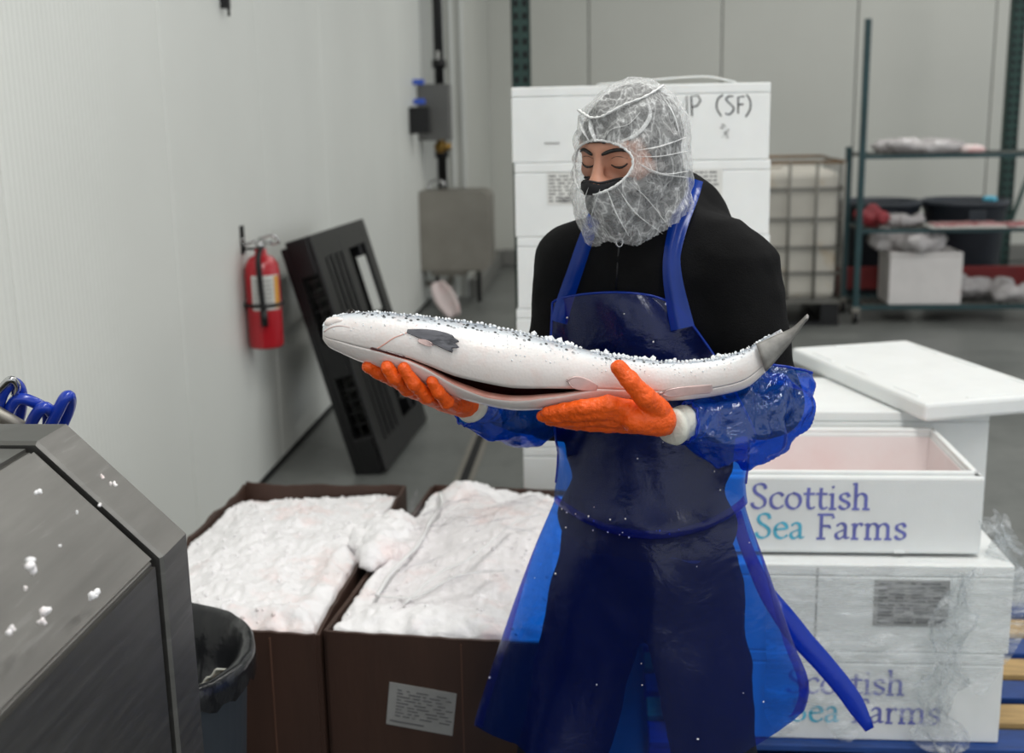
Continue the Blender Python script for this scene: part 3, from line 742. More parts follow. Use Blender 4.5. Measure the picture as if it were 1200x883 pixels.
lump_thing('plastic_bag', 'bag_grey', (at(1165, 362, 9.2)[0], 9.3, .137), (.48, .3, .16), 22, 'crumpled clear plastic on the bottom shelf right of the foam box', 'bag', 7)

def round_bin(loc, r, h, label, mat, group=None):
    t = thing('waste_bin', loc, label, 'bin', group); x, y, z = loc
    MB().lathe([(r*.82, 0), (r*.84, .02), (r*.97, h-.09), (r*1.0, h-.08), (r*1.0, h-.05), (r*1.05, h-.045), (r*1.06, h), (r*1.0, h+.004), (r*.98, h-.03), (r*.8, .03), (0, .025)], loc, 40).build('bin_body', mat, t)
    for s in (-1, 1):
        MB().span(x-.07, x+.07, y+s*r-.03, y+s*r+.03, h*.80, h*.84, bev=.01).span(x-.07, x+.07, y+s*r*1.1-.012, y+s*r*1.1+.012, h*.80, h*.93, bev=.008).build('handle', mat, t)
    return t
cA, cB = at(1030, 235, 10.15), at(1131, 232, 10.15)
bA = round_bin((cA[0], 10.15, 0), .328, cA[2], 'dark grey round bin behind the left post of the cart', 'bin_dark', 'round bins along the back wall')
bB = dup(bA, (cB[0], 10.15, 0), label='dark grey round bin behind the right half of the cart, teal scrap on its rim')
V, Q = lumps((cB[0]+.13, 10.15-.25, cA[2]+.004), (.08, .07, .03), 3, .010, 4); MB().add(V, Q).build('plastic_scrap', 'ink_teal', origin=(cB[0]+.13, 9.9, cA[2]), label='small teal plastic scrap on the rim of the right dark bin', cat='scrap')
rr = thing('guard_rail', (3.4, 9.73, 0), 'red painted low guard rail in front of the dark bins', 'rail')
MB().span(1.8, 5.5, 9.70, 9.74, .17, .345, bev=.006).build('beam', 'red_rail', rr)
for x in (1.86, 3.5, 5.4): MB().span(x-.04, x+.04, 9.74, 9.78, 0, .34).build('stand', 'red_rail', rr)
def rack_post(X, Y, wd, label):
    t = thing('rack_upright', (X, Y, 0), label, 'rack')
    MB().span(X-wd/2, X+wd/2, Y, Y+.006, .01, CEIL-.3).span(X-wd/2, X-wd/2+.006, Y, Y+.08, .01, CEIL-.3).span(X+wd/2-.006, X+wd/2, Y, Y+.08, .01, CEIL-.3).build('column', 'rack_green', t)
    MB().span(X-wd*.8, X+wd*.8, Y-.03, Y+.11, 0, .01).build('foot_plate', 'rack_green', t)
    g = MB()
    for k in range(60):
        for s in (-1, 1): g.box((X+s*wd*.24, Y-.001, .12+k*.07), (wd*.22, .003, .034), 0, 0)
    g.build('slot_rows', 'gap', t, kind='stuff')
    return t
Xa = at(610, 50, 7.0)[0]; rack_post(Xa, 7.0, .105, 'dark green slotted rack upright left of the tall foam stack')
Xb = at(1192, 60, 10.7)[0]; rp = rack_post(Xb, 10.7, .115, 'dark green rack upright at the right edge of the photo')
MB().bar((Xb+.05, 10.78, .5), (Xb+.6, 11.6, 1.4), .02, 6).build('brace', 'rack_green', rp)

# ================================================================ LEFT WALL: SINK, CONTROLS, EXTINGUISHER, PALLET
sk = thing('hand_sink', (-1.3, 10.1, .31), 'stainless steel hand sink cabinet with rounded corner at the far end of the white wall', 'sink')
def rounded_plate(x0, x1, z0, z1, y0, y1, r, mtx=None):
    pts = []
    for (cx, cz, a0) in ((x1-r, z1-r, 0), (x0+.01, z1-.01, PI/2), (x0+.01, z0+.01, PI), (x1-r, z0+r, 1.5*PI)):
        rr_ = r if cx > (x0+x1)/2 else .01
        for k in range(7): a = a0+k*PI/12; pts.append((cx+rr_*math.cos(a), cz+rr_*math.sin(a)))
    return [[(p[0], y0, p[1]) for p in pts], [(p[0], y1, p[1]) for p in pts]]
zs0, zs1 = at(540, 318, 9.9)[2], at(540, 224, 9.9)[2]; xs1 = at(574, 270, 9.9)[0]
MB().loft(rounded_plate(-1.57, xs1, zs0, zs1, 9.9, 10.32, .08), smooth=False).build('basin_body', 'steel_dull', sk)
MB().loft(rounded_plate(-1.57, xs1-.06, zs0+.01, zs1-.015, 9.893, 9.9, .06), smooth=False).build('side_panel', 'steel_dull', sk)
MB().tube(catmull([(-1.5, 10.05, zs1), (-1.5, 10.05, zs1+.06), (-1.44, 10.05, zs1+.085), (-1.38, 10.05, zs1+.06), (-1.38, 10.05, zs1+.02)], 5), .012, 8).build('faucet', 'chrome', sk)
MB().bar((-1.35, 10.1, zs0), (-1.35, 10.1, zs0-.13), .025).bar((-1.35, 10.1, zs0-.13), (-1.56, 10.1, zs0-.13), .025).span(-1.50, -1.2, 9.98, 10.2, zs0-.05, zs0).build('drain_pipe', 'steel_dull', sk)
MB().bar((-1.45, 10.0, zs0), (-1.45, 10.0, .02), .018).bar((-1.12, 10.25, zs0), (-1.12, 10.25, .0), .018).build('leg', 'gap', sk)
a, b = at(498, 165, 10.0), at(525, 98, 10.0)
cb = thing('control_box', (-1.45, 10.05, a[2]), 'grey steel control box with blue buttons high on the white wall', 'box')
MB().span(-1.57, b[0], 10.0, 10.2, a[2], b[2], bev=.008).build('enclosure', 'box_grey', cb)
for (px, py) in ((496, 96), (497, 119)): p = at(px, py, 9.8); MB().span(-1.57, p[0]+.004, 9.8, 9.84, p[2]-.022, p[2]+.022, bev=.008).build('button', 'blue_plastic', cb)
a, b = at(488, 157, 9.55), at(503, 125, 9.55)
MB().span(-1.57, b[0], 9.55, 9.68, a[2], b[2], bev=.01).span(-1.55, b[0]-.03, 9.545, 9.55, a[2]+.05, a[2]+.09).build('switch_box', 'black', origin=(-1.57, 9.6, a[2]), label='small black switch box on the wall left of the grey control box', cat='box')
px_ = at(514, 60, 10.3)[0]; zb = zs1+.002
pp = thing('water_pipe', (px_, 10.3, zb), 'black vertical water pipe with brass valve running down to the steel sink', 'pipe')
MB().bar((px_, 10.3, zb), (px_, 10.3, CEIL), .042, 12).build('pipe_run', 'black', pp)
for py in (205, 100): z = at(514, py-20, 10.3)[2]; MB().bar((px_, 10.3, z), (px_, 10.3, z+.07), .06, 12).build('coupling', 'black', pp)
z = at(520, 172, 10.25)[2]; MB().bar((px_-.05, 10.24, z), (px_+.09, 10.24, z), .03, 10).bar((px_, 10.24, z-.05), (px_, 10.24, z+.06), .035, 10).build('valve', 'brass', pp)
MB().span(px_-.012, px_+.012, 10.245, 10.258, at(514, 75, 10.3)[2], at(514, 60, 10.3)[2]).build('tag_sticker', 'label_white', pp)
# pink and white strip leaning beside the sink
p0, p1 = at(512, 331, 9.55), atz(531, 370, .03); p1 = at(533, 371, 9.45)
G = []
for i in range(14):
    t = i/13; c = p0*(1-t)+p1*t; hw = .085*math.sin(PI*(.2+.62*t)); G.append([c+np.array([a_*hw, .02*math.cos(a_*2), a_*hw*.35]) for a_ in np.linspace(-1, 1, 8)])
ps = MB().grid(G, 0, .02); zmin = p1[2]
ps.build('meat_strip', 'pinkwhite', origin=tuple(p1), label='pink and white strip leaning on the floor below the steel sink', cat='scrap')

# ---- fire extinguisher
EX, EY = -1.490, atx(309, 350, -1.490)[1]; ez0, ez1 = at(309, 406, EY)[2], at(309, 300, EY)[2]; er = .075
fe = thing('fire_extinguisher', (EX, EY, ez0), 'red fire extinguisher with white label hanging on the white wall', 'extinguisher')
MB().lathe([(.0, 0), (er*.93, 0), (er, .012), (er, ez1-ez0-.07), (er*.93, ez1-ez0-.035), (er*.7, ez1-ez0-.008), (er*.35, ez1-ez0+.006), (er*.33, ez1-ez0+.03), (0, ez1-ez0+.03)], (EX, EY, ez0), 36, caps=False).build('cylinder', 'red', fe)
zv = ez1+.03
vv = MB().bar((EX, EY, zv-.01), (EX, EY, zv+.035), .02, 12).span(EX-.02, EX+.05, EY-.012, EY+.012, zv+.02, zv+.04, bev=.004).build('valve', 'chrome', fe)
MB().tube(catmull([(EX+.0, EY-.02, zv+.045), (EX+.06, EY-.02, zv+.06), (EX+.085, EY-.01, zv+.03), (EX+.05, EY, zv+.02)], 5), .006, 6).tube(catmull([(EX-.02, EY, zv+.035), (EX-.07, EY-.01, zv+.02), (EX-.07, EY-.02, zv+.05)], 5), .006, 6).build('lever', 'chrome', fe)
MB().tube(catmull([(EX+.01, EY-.03, zv+.01), (EX+.012, EY-.082, zv-.04), (EX+.016, EY-.086, zv-.16), (EX+.022, EY-.086, ez0+.17)], 6), .012, 8).bar((EX+.022, EY-.088, ez0+.175), (EX+.024, EY-.088, ez0+.105), .015, 10).build('hose', 'black', fe)
an = np.linspace(-1.95, -.25, 14)
MB().grid([[(EX+(er+.0015)*math.cos(a), EY+(er+.0015)*math.sin(a), z) for a in an] for z in (ez0+.17, ez0+.32)]).build('paper_label', 'label_white', fe, label='white instruction label')
MB().grid([[(EX+(er+.0022)*math.cos(a), EY+(er+.0022)*math.sin(a), z) for a in np.linspace(-.62, -.28, 5)] for z in np.linspace(ez0+.175, ez0+.315, 2)]).build('sticker', 'amber', fe)
b = MB()
for k in range(7): b.grid([[(EX+(er+.0026)*math.cos(a), EY+(er+.0026)*math.sin(a), z) for a in np.linspace(-1.8, -.75, 8)] for z in (ez0+.185+k*.018, ez0+.189+k*.018)])
b.build('print', 'print', fe)
MB().tube([(EX+(er+.004)*math.cos(a), EY+(er+.004)*math.sin(a), ez0+.19) for a in np.linspace(0, 2*PI, 28, endpoint=False)], .008, 6, loop=True).span(-1.57, EX-er+.01, EY-.02, EY+.02, ez0+.18, ez0+.2).build('strap', 'black', fe)
MB().span(-1.57, -1.562, EY-.02, EY+.02, zv-.02, zv+.10).span(-1.57, EX-.02, EY-.008, EY+.008, zv-.004, zv+.006).build('wall_bracket', 'black', fe)

# ---- black plastic pallet leaning on the wall
Bc = np.array([-1.02, 5.22, -.02]); av = np.array([-.31, .03, 1.09]); av /= np.linalg.norm(av)
wv = np.array([.04, .99, 0]); wv -= av*(wv@av); wv /= np.linalg.norm(wv); tv = np.cross(av, wv); tv = tv if tv[0] < 0 else -tv
mp = Matrix.Identity(4)
for i in range(3): mp[i][0], mp[i][1], mp[i][2], mp[i][3] = av[i], wv[i], tv[i], Bc[i]
lift = -min(0, (0*av+.15*tv)[2])+.0; mp[2][3] += lift
bp = thing('plastic_pallet', (Bc[0], Bc[1], 0), 'black plastic pallet standing on edge and leaning against the white wall', 'pallet')
LU, LV, LT = 1.10, .98, .15
for v in (0, .42, .86): MB(mp).span(0, LU, v, v+.12, 0, .02, bev=.004).build('runner', 'black_dull', bp)
for u in (0, .50, 1.01): MB(mp).span(u, u+.12, 0, LV, .001, .021, bev=.004).build('cross_runner', 'black_dull', bp)
for u in (0, .47, .95):
    for v in (0, .41, .82): MB(mp).span(u, u+.18, v, v+.16, .02, .125, bev=.008).build('block', 'black_dull', bp)
dk = MB(mp)
def hole(u, v): return (.83 < u < .99 and .55 < v < .84) or (.21 < u < .42 and .56 < v < .84)
for k in range(25):
    u = k*LU/24
    if (.83 < u < .99) or (.21 < u < .42): dk.span(u-.005, u+.005, 0, .56, .125, LT).span(u-.005, u+.005, .84, LV, .125, LT)
    else: dk.span(u-.005, u+.005, 0, LV, .125, LT)
for k in range(21):
    v = k*LV/20
    if .56 < v < .83:
        for a, b in ((0, .21), (.42, .83), (.99, LU)): dk.span(a, b, v-.005, v+.005, .125, LT)
    else: dk.span(0, LU, v-.005, v+.005, .125, LT)
dk.span(0, LU, -.001, .012, .10, LT).span(0, LU, LV-.012, LV, .10, LT).span(0, .012, 0, LV, .10, LT).span(LU-.012, LU, 0, LV, .10, LT)
dk.span(0, LU, .012, .55, .142, .146).span(0, .21, .55, LV, .142, .146).span(.42, .83, .55, LV, .142, .146).span(.99, LU, .55, LV, .142, .146)
dk.span(.12, .5, .12, .43, .006, .012).span(.62, 1.02, .12, .43, .006, .012)
for k in range(4): dk.span(.12, 1.02, .14+k*.09, .15+k*.09, .0, .012)
dk.build('deck', 'black_dull', bp)
rb = MB(mp)
for (a, b) in ((.18, .47), (.65, 1.0)):
    for k in range(6): rb.span(a+(b-a)*k/5-.004, a+(b-a)*k/5+.004, .03, .08, .02, .125)
    rb.span(a, b, .05, .056, .07, .08).span(a, b, .05, .056, .10, .11)
rb.build('side_ribs', 'black_dull', bp)

# ================================================================ CARDBOARD ICE BOXES
def carton(name, fl_, w, d, h, rz, label, seed, notch):
    t = thing(name, (fl_[0], fl_[1], 0), label, 'box', 'brown boxes of crushed ice', rotz=rz); mt = W(t)
    for i, (ax, off, ln) in enumerate((('x', 0, w), ('x', d, w), ('y', 0, d), ('y', w, d))):
        n = 24; G = []
        for kz in range(13):
            z = h*kz/12; row = []
            for k in range(n+1):
                s = ln*k/n
                bul = .004*math.sin(PI*s/ln)*math.sin(PI*z/h)
                zz = z + ((.006*vnoise(np.array([s*9, i*3., seed]), 1, seed)+.004*vnoise(np.array([s*40, i*3., seed]), 1, seed)) if kz == 12 else 0)
                if kz == 12 and notch and i == notch[0] and abs(s-notch[1]) < .035: zz -= .03
                o = off+(-bul if off == 0 else bul)
                row.append((s, o, zz) if ax == 'x' else (o, s, zz))
            G.append(row)
        if (ax == 'x') == (off == 0): G = [r[::-1] for r in G]
        MB(mt).grid(G, 0, .009, smooth=False).build('side_panel', 'card', t)
    MB(mt).span(0, w, 0, d, .001, .01).build('bottom_panel', 'card', t)
    return t
CH = .50
cl = carton('cardboard_box', (-1.165, 2.47), .505, 1.06, CH, math.radians(-1.2), 'brown cardboard box of crushed ice against the white wall, left of the other one', 3, (2, .52))
crz = math.radians(-5.0)
cr = carton('cardboard_box', (-.636, 2.472), .52, 1.06, CH, crz, 'brown cardboard box of crushed ice with grey label, right behind the apron', 8, None)
mr = W(cr)
lb = MB(mr @ Matrix.Translation((.132, -.0125, .285)) @ Matrix.Rotation(math.radians(7), 4, 'Y'))
lb.span(0, .155, -.002, 0, 0, .105).build('paper_label', 'paper_grey', cr, label='creased grey paper label')
b = MB(mr @ Matrix.Translation((.132, -.0125, .285)) @ Matrix.Rotation(math.radians(7), 4, 'Y')); r_ = random.Random(4)
b.span(.008, .088, -.003, -.002, .010, .0135)
for k in range(9):
    xa = .02
    while xa < .14: l = r_.uniform(.006, .03); b.span(xa, min(xa+l, .15), -.003, -.002, .025+k*.008, .0275+k*.008); xa += l+r_.uniform(.004, .02)
b.build('print', 'print', cr)
e = MB(mr); e.span(.31, .313, -.0135, -.010, .0, CH-.01).build('fold_line', 'card_in', cr)
e = MB(W(cl)); e.span(.40, .403, -.0135, -.010, .0, CH-.01).build('fold_line', 'card_in', cl)

def ice_heap(name, t, w, d, fn, seed, label, n=170):
    mt = W(t); nx = int(n*w/d); xs_ = np.linspace(.011, w-.011, nx); ys_ = np.linspace(.011, d-.012, n)
    X, Y = np.meshgrid(xs_, ys_); P = np.stack([X, Y, np.zeros_like(X)], -1)
    Z = fn(X/w, Y/d) + .013*fbm(P, 11, seed, 2) + .010*np.abs(vnoise(P, 38, seed+5)) + .006*np.abs(vnoise(P, 85, seed+7)) + .003*vnoise(P, 190, seed+8)
    E_ = np.minimum(np.minimum(X, w-X), np.minimum(Y*.8, d-Y)); Z = np.minimum(Z, CH-.006+.55*E_+.012*fbm(P, 30, seed+2, 2))
    G = np.stack([X, Y, Z], -1)
    G2 = np.pad(G, ((1, 1), (1, 1), (0, 0)), mode='edge'); G2[0, :, 2] = G2[-1, :, 2] = .25; G2[:, 0, 2] = G2[:, -1, 2] = .25
    mb = MB(mt).grid(G2)
    r = np.random.default_rng(seed)
    for k in range(160):        # loose lumps on the surface
        i, j = r.integers(2, n-2), r.integers(2, nx-2); rad = r.uniform(.003, .007)
        V, F = ICO; mb.add(np.array(V)*rad*r.uniform(.7, 1.2, 3)+G[i, j]+(0, 0, rad*.3), F, 0, True)
    mb.build(name, 'ice', kind='stuff', origin=tuple(mt @ Vector((w/2, d/2, .4))), label=label, cat='ice'); return G
bm = bmesh.new(); bmesh.ops.create_icosphere(bm, subdivisions=1, radius=1); bm.verts.index_update()
ICO = ([tuple(v.co) for v in bm.verts], [tuple(v.index for v in f.verts) for f in bm.faces]); bm.free()
def bmp2(u, v, cu, cv, su, sv): return np.exp(-((u-cu)/su)**2-((v-cv)/sv)**2)
ice_heap('crushed_ice', cl, .505, 1.06, lambda u, v: .470+.050*np.exp(-(v/.14)**2)+.04*np.exp(-((u-1)/.12)**2)*np.exp(-((v-.3)/.4)**2)+.065*bmp2(u, v, .45, .52, .42, .36)+.03*bmp2(u, v, .98, .55, .25, .25)-.05*bmp2(u, v, .2, 1.05, .5, .12), 21, 'white crushed ice heaped in the left cardboard box, faintly pink')
def zr(u, v): return .470+.045*bmp2(u, v, .5, .0, .9, .16)+.07*bmp2(u, v, .6, .55, .45, .35)+.075*bmp2(u, v, .24, .90, .17, .08)+.05*bmp2(u, v, .04, .45, .12, .25)
ice_heap('crushed_ice', cr, .52, 1.06, zr, 34, 'white crushed ice heaped in the labelled right cardboard box, partly under a bag')
# spill of ice between the two boxes
V = []; mb = MB()
pts = [(-.607, 2.86, .53), (-.60, 2.93, .535), (-.595, 3.02, .53), (-.60, 3.12, .51), (-.655, 2.98, .52), (-.555, 2.92, .51), (-.55, 3.06, .51), (-.60, 3.2, .495), (-.53, 2.98, .51), (-.65, 3.08, .51), (-.575, 3.14, .50)]
V, Q = sdf_mesh([('e', p, (.042, .06, .030)) for p in pts], .007, .03); nn_ = vnormals(V, Q); V = V+nn_*(.012*fbm(V, 40, 3, 3))[:, None]
MB().add(V, Q).build('crushed_ice', 'ice', origin=(-.6, 2.98, .5), kind='stuff', label='lump of ice bridging the rims between the two cardboard boxes', cat='ice')
# clear bag over the right heap
def zr(u, v): return .470+.045*bmp2(u, v, .5, .0, .9, .16)+.07*bmp2(u, v, .6, .55, .45, .35)+.075*bmp2(u, v, .24, .90, .17, .08)+.05*bmp2(u, v, .04, .45, .12, .25)
G = []
for i in range(60):
    row = []
    for j in range(48):
        u = .10+.84*j/47*(1-.12*i/59)+.02*math.sin(i*.5); v = .10+.72*i/59+.03*math.sin(j*.4+1)
        p = np.array([u*.52, v*1.06, 0.]); ed = min(i, 59-i, j, 47-j)/8; z = float(zr(u, v))+(.018+.026*min(1, ed))+.016*fbm(p, 14, 9, 3)+.014*(vnoise(p, 7, 4))
        row.append(p+(0, 0, z))
    G.append(row)
bg = MB(mr).grid(G)
bt = thing('plastic_bag', tuple(mr @ Vector((.27, .5, .5))), 'clear plastic bag spread over the ice in the right cardboard box', 'bag')
bg.build('bag_sheet', 'bag', bt)
G = np.array(G)
fold = MB(mr)
def fpath(ij): return catmull([G[int(a), int(b)]+(0, 0, .004) for a, b in ij], 6)
fold.tube(fpath([(0, 3), (12, 3), (26, 5), (40, 4), (52, 3), (59, 2)]), .006, 6, flat=.5)
fold.tube(fpath([(2, 10), (8, 18), (18, 24), (30, 33), (40, 40)]), .004, 6, flat=.5)
fold.tube(fpath([(0, 3), (3, 12), (9, 24), (12, 34)]), .004, 6, flat=.5)
fold.tube(fpath([(40, 6), (46, 14), (50, 24), (54, 34)]), .003, 6, flat=.5)
fold.build('bag_fold', 'bag_edge', bt)
# torn corner of bag standing up between the boxes
c0 = np.array(mr @ Vector((.045, .62, .50)))
G = [[c0+np.array([(.055*(1-i/7))*a+.012*i/7, .015*math.sin(a*3+i), .135*i/7]) for a in np.linspace(-1, 1, 9)] for i in range(8)]
MB().grid(G).build('bag_corner', 'bag', bt)

# ================================================================ FOREGROUND MACHINE, BIN, HOSE
MY = 1.5
mA, mB = at(41, 523, MY), at(186, 655, MY)
mc = thing('steel_machine', (-.9, 1.0, 0), 'large stainless steel machine housing with sloped top in the left foreground', 'machine')
def prof(o=0.0, zb=.12): return [(-1.35, zb-o), (mB[0]+o, zb-o), (mB[0]+o, mB[2]+o*.4), (mA[0]+o*.4, mA[2]+o), (-1.35, mA[2]+o)]
def extr(y0, y1, o=0.0, zb=.12): return [[(x, y0, z) for x, z in prof(o, zb)], [(x, y1, z) for x, z in prof(o, zb)]]
MB().loft(extr(.30, MY-.012, -.006), smooth=False).build('housing', 'steel', mc)
MB().loft(extr(MY-.012, MY, -.016), smooth=False).build('gap_strip', 'gap', mc)  # near-black inset strip, its colour carries the shade of the gap
e2 = MB().loft([[(x, MY, z) for x, z in prof(.001)], [(x, MY+.004, z) for x, z in prof(.006)], [(x, MY+.092, z) for x, z in prof(.006)], [(x, MY+.098, z) for x, z in prof(.000)]], smooth=False)
e2.build('end_frame', 'steel', mc)
# bent sheets lying on the housing: slope, side and top
def sheet(p, q, y0, y1, th, nm):
    d = np.array([q[0]-p[0], q[1]-p[1]]); L = np.linalg.norm(d); d /= L; nrm_ = np.array([-d[1], d[0]]); nrm_ = nrm_ if nrm_[1]+nrm_[0] > 0 else -nrm_
    pts = [np.array(p)+d*.004, np.array(q)-d*.004, np.array(q)-d*.004+nrm_*th, np.array(p)+d*.004+nrm_*th]
    MB().loft([[(a, y0, b) for a, b in pts], [(a, y1, b) for a, b in pts]], smooth=False).build(nm, 'steel', mc)
P_ = prof(-.006)
sheet(P_[3], P_[2], .31, MY-.014, .006, 'sloped_panel'); sheet(P_[1], P_[2], .31, MY-.014, .006, 'side_panel'); sheet(P_[4], P_[3], .31, MY-.014, .006, 'top_panel')
for x in (-1.25, mB[0]-.06):
    for y in (.4, 1.5): MB().span(x-.025, x+.025, y-.025, y+.025, 0, .12).build('leg', 'steel', mc)
r = np.random.default_rng(5); mb = MB()
spots = [(45, 576, 4), (38, 661, 9), (109, 699, 8), (57, 714, 7), (48, 728, 5), (12, 739, 5), (30, 690, 3), (120, 560, 3), (133, 567, 4), (231, 822, 5), (239, 820, 5), (116, 592, 3), (222, 846, 3), (215, 775, 3), (70, 640, 2), (90, 600, 2)]
for (px, py, rad) in spots:
    best = None
    for Y in np.linspace(.8, 1.58, 300):
        p = at(px, py, Y); o = .009 if Y > MY else 0.0
        if p[0] < mB[0]+o and p[2] < mA[2]+o and (p[0]-mB[0])*(mA[2]-mB[2])-(p[2]-mB[2])*(mA[0]-mB[0]) > 0: best = p; break
    if best is None: continue
    V, F = ICO; s = rad/900
    for k in range(4): mb.add(np.array(V)*s*r.uniform(.4, 1, 3)*.8+best+r.normal(0, s*.35, 3), F)
mb.build('ice_fleck', 'ice', kind='stuff', origin=tuple(at(60, 680, 1.2)), label='small white ice flecks stuck on the steel machine housing', cat='ice')

bcx = at(144, 768, 2.1); BR, BH = .245, bcx[2]; bc = (bcx[0], 2.1, 0)
tb = thing('trash_bin', bc, 'grey plastic bin with black liner bag between the steel machine and the cardboard box', 'bin')
MB().lathe([(BR*.78, 0), (BR*.8, .01), (BR*.97, BH-.02), (BR, BH-.015), (BR, BH), (BR*.95, BH), (BR*.76, .02), (0, .02)], bc, 48).build('bin_body', 'bin', tb)
rings = []
for k, (rf, z) in enumerate([(.4, BH-.125), (.72, BH-.14), (.86, BH-.07), (.93, BH+.0), (.99, BH+.012), (1.03, BH+.002), (1.035, BH-.02), (1.03, BH-.04)]):
    a = np.linspace(0, 2*PI, 90, endpoint=False)
    P = np.stack([np.cos(a), np.sin(a), np.full(90, z)], 1)
    nn_ = fbm(np.stack([np.cos(a)*2, np.sin(a)*2, np.full(90, z*2.)], 1), 2.2, 3, 3)
    rad = BR*rf*(1+(.10*np.minimum(0, nn_)*1.5 if k < 3 else .012*np.abs(nn_)))
    zz = np.full(90, float(z)) + ((.03*nn_) if k in (0, 1, 7) else (.012*nn_ if k == 4 else 0))
    rings.append(np.stack([bc[0]+rad*np.cos(a), bc[1]+rad*np.sin(a), zz], 1))
MB().loft(rings, caps=False).add(rings[0], [tuple(range(90))]).build('liner_bag', 'liner', tb)
p = at(257, 776, 2.20)
G = [[np.array([p[0]-.045+.05*j/9+.012*i, p[1]-.03+.02*i, p[2]-.045+.045*j/9-.008*i+.003*math.sin(j*1.7+i)]) for j in range(10)] for i in range(3)]
MB().grid(G, 0, .004).build('paper_scrap', 'cuff', origin=tuple(G[0][0]), label='pale crumpled scrap inside the black bin liner', cat='scrap')

hp = [at(x, y, Y) for x, y, Y in [(-30, 520, 1.78), (-8, 490, 1.76), (4, 460, 1.75), (16, 449, 1.76), (25, 462, 1.78), (22, 490, 1.80), (10, 515, 1.80), (2, 505, 1.77), (18, 470, 1.76), (40, 472, 1.77), (56, 486, 1.79), (52, 515, 1.80), (34, 520, 1.79), (36, 498, 1.76), (50, 478, 1.75), (62, 486, 1.77), (64, 505, 1.80), (60, 520, 1.80), (56, 508, 1.77), (66, 486, 1.76), (76, 467, 1.76), (82, 466, 1.77), (80, 482, 1.79), (68, 510, 1.80), (60, 540, 1.80)]]
ho = thing('air_hose', tuple(hp[0]), 'coiled blue air hose behind the top of the steel machine', 'hose')
MB().tube(catmull(hp, 8), .0095, 10).build('hose_coil', 'hose', ho)
MB().tube(catmull([at(-6, 462, 1.74), at(4, 452, 1.74), at(13, 445, 1.74), at(20, 452, 1.75), at(17, 462, 1.76)], 5), .006, 8).build('metal_clip', 'chrome', ho, label='shiny metal clip')
hb = MB().bar((-.97, 1.72, 0), (-.97, 1.72, 1.23), .02, 12).bar((-.97, 1.72, 1.22), (hp[16][0], 1.80, hp[16][2]-.03), .012, 8).lathe([(.12, 0), (.12, .012), (0, .014)], (-.97, 1.72, 0), 24)
hb.build('hose_stand', 'steel_dull', origin=(-.97, 1.72, 0), label='steel post behind the machine that carries the blue hose', cat='stand')

# ================================================================ THE SALMON
#      xtop ytop xbot ybot   Y     depth factor
ST = [(378, 385, 378, 397, 1.730, .9), (381, 379, 381, 402, 1.732, .9), (388, 373, 387, 408, 1.735, .88), (400, 369, 399, 414, 1.740, .86), (420, 366, 419, 423, 1.748, .84), (445, 366, 444, 431, 1.755, .84),
      (470, 368, 469, 440, 1.762, .84), (500, 371, 499, 452, 1.770, .86), (530, 375, 529, 464, 1.778, .88), (560, 379, 559, 473, 1.785, .88), (600, 387, 600, 481, 1.792, .86), (640, 397, 640, 480, 1.798, .86),
      (680, 408, 681, 477, 1.803, .86), (720, 417, 721, 473, 1.808, .84), (760, 422, 762, 471, 1.815, .80), (800, 424, 803, 469, 1.822, .74), (835, 421, 841, 464, 1.830, .66), (865, 413, 874, 455, 1.836, .55), (884, 404, 895, 438, 1.84, .42), (893, 398, 905, 428, 1.842, .34), (904, 392, 917, 414, 1.842, .26), (915, 386, 927, 402, 1.840, .20)]
ST = np.array(ST, float); ts = np.arange(len(ST)); NT = 150
def stn(t):
    return np.array([np.interp(t, ts, ST[:, k]) for k in range(6)])
STs = catmull(ST[:, :3], 8); STb = catmull(ST[:, 3:6], 8)
STD = np.hstack([STs, STb])                                   # smooth stations
def lips(x):
    """angles (rad, 0 = towards the camera, negative = downwards) of the two edges of the belly cut"""
    up = np.interp(x, [430, 480, 533, 600, 650, 695, 760, 840], [-.42, -.36, -.46, -.44, -.40, -.38, -.5, -.6])
    gap = np.interp(x, [428, 455, 500, 545, 570, 620, 660, 690, 700], [.0, .06, .13, .34, .46, .38, .26, .08, .0])
    return up, up-gap
NO, NI = 60, 36
outer, inner, dors, cen = [], [], [], []
for xt, yt, xb, yb, Y, df in STD:
    T, Bm = at(xt, yt, Y), at(xb, yb, Y); c = (T+Bm)/2; V = (T-Bm)/2; h = np.linalg.norm(V); d = h*df
    xm_ = (xt+xb)/2; u, l = lips(xm_)
    a = np.linspace(l, l-(2*PI-(u-l)) , NO)                   # from lower lip under, round the back, over the top to the upper lip
    k = 1.0
    vd = (c-CAM)/np.linalg.norm(c-CAM)*d
    ring = c + np.outer(np.sin(a), V)*k - np.outer(np.cos(a), vd)
    # lower flap hangs a little open
    outer.append(ring)
    wall = np.interp(xm_, [420, 500, 700, 760], [.94, .78, .80, .93])
    ai = np.linspace(a[-1], a[0], NI)
    thick = wall+(1-wall)*.12*np.cos(np.linspace(0, 2*PI, NI))
    inner.append(c + (np.outer(np.sin(ai)*thick, V) - np.outer(np.cos(ai)*thick, vd)))
    dors.append((1-np.cos(a+.60))/2*np.interp(xm_, [378, 420, 470, 900], [.8, .9, 1, 1])); cen.append((c, h, d))
sal = thing('salmon', tuple(at(600, 470, 1.79)), 'large gutted silver salmon held sideways in orange gloves, belly slit open', 'fish')
mb = MB(); R_ = len(outer); full = [np.vstack([o, i_]) for o, i_ in zip(outer, inner)]; n = NO+NI
Fq, mi = [], []
for i in range(R_-1):
    for j in range(n):
        j2 = (j+1) % n; Fq.append((i*n+j, (i+1)*n+j, (i+1)*n+j2, i*n+j2))
        mi.append(0 if j < NO-1 else (1 if (j >= n-7 or j in (NO-1, NO, NO+1)) else 2))
Vf = np.vstack(full)
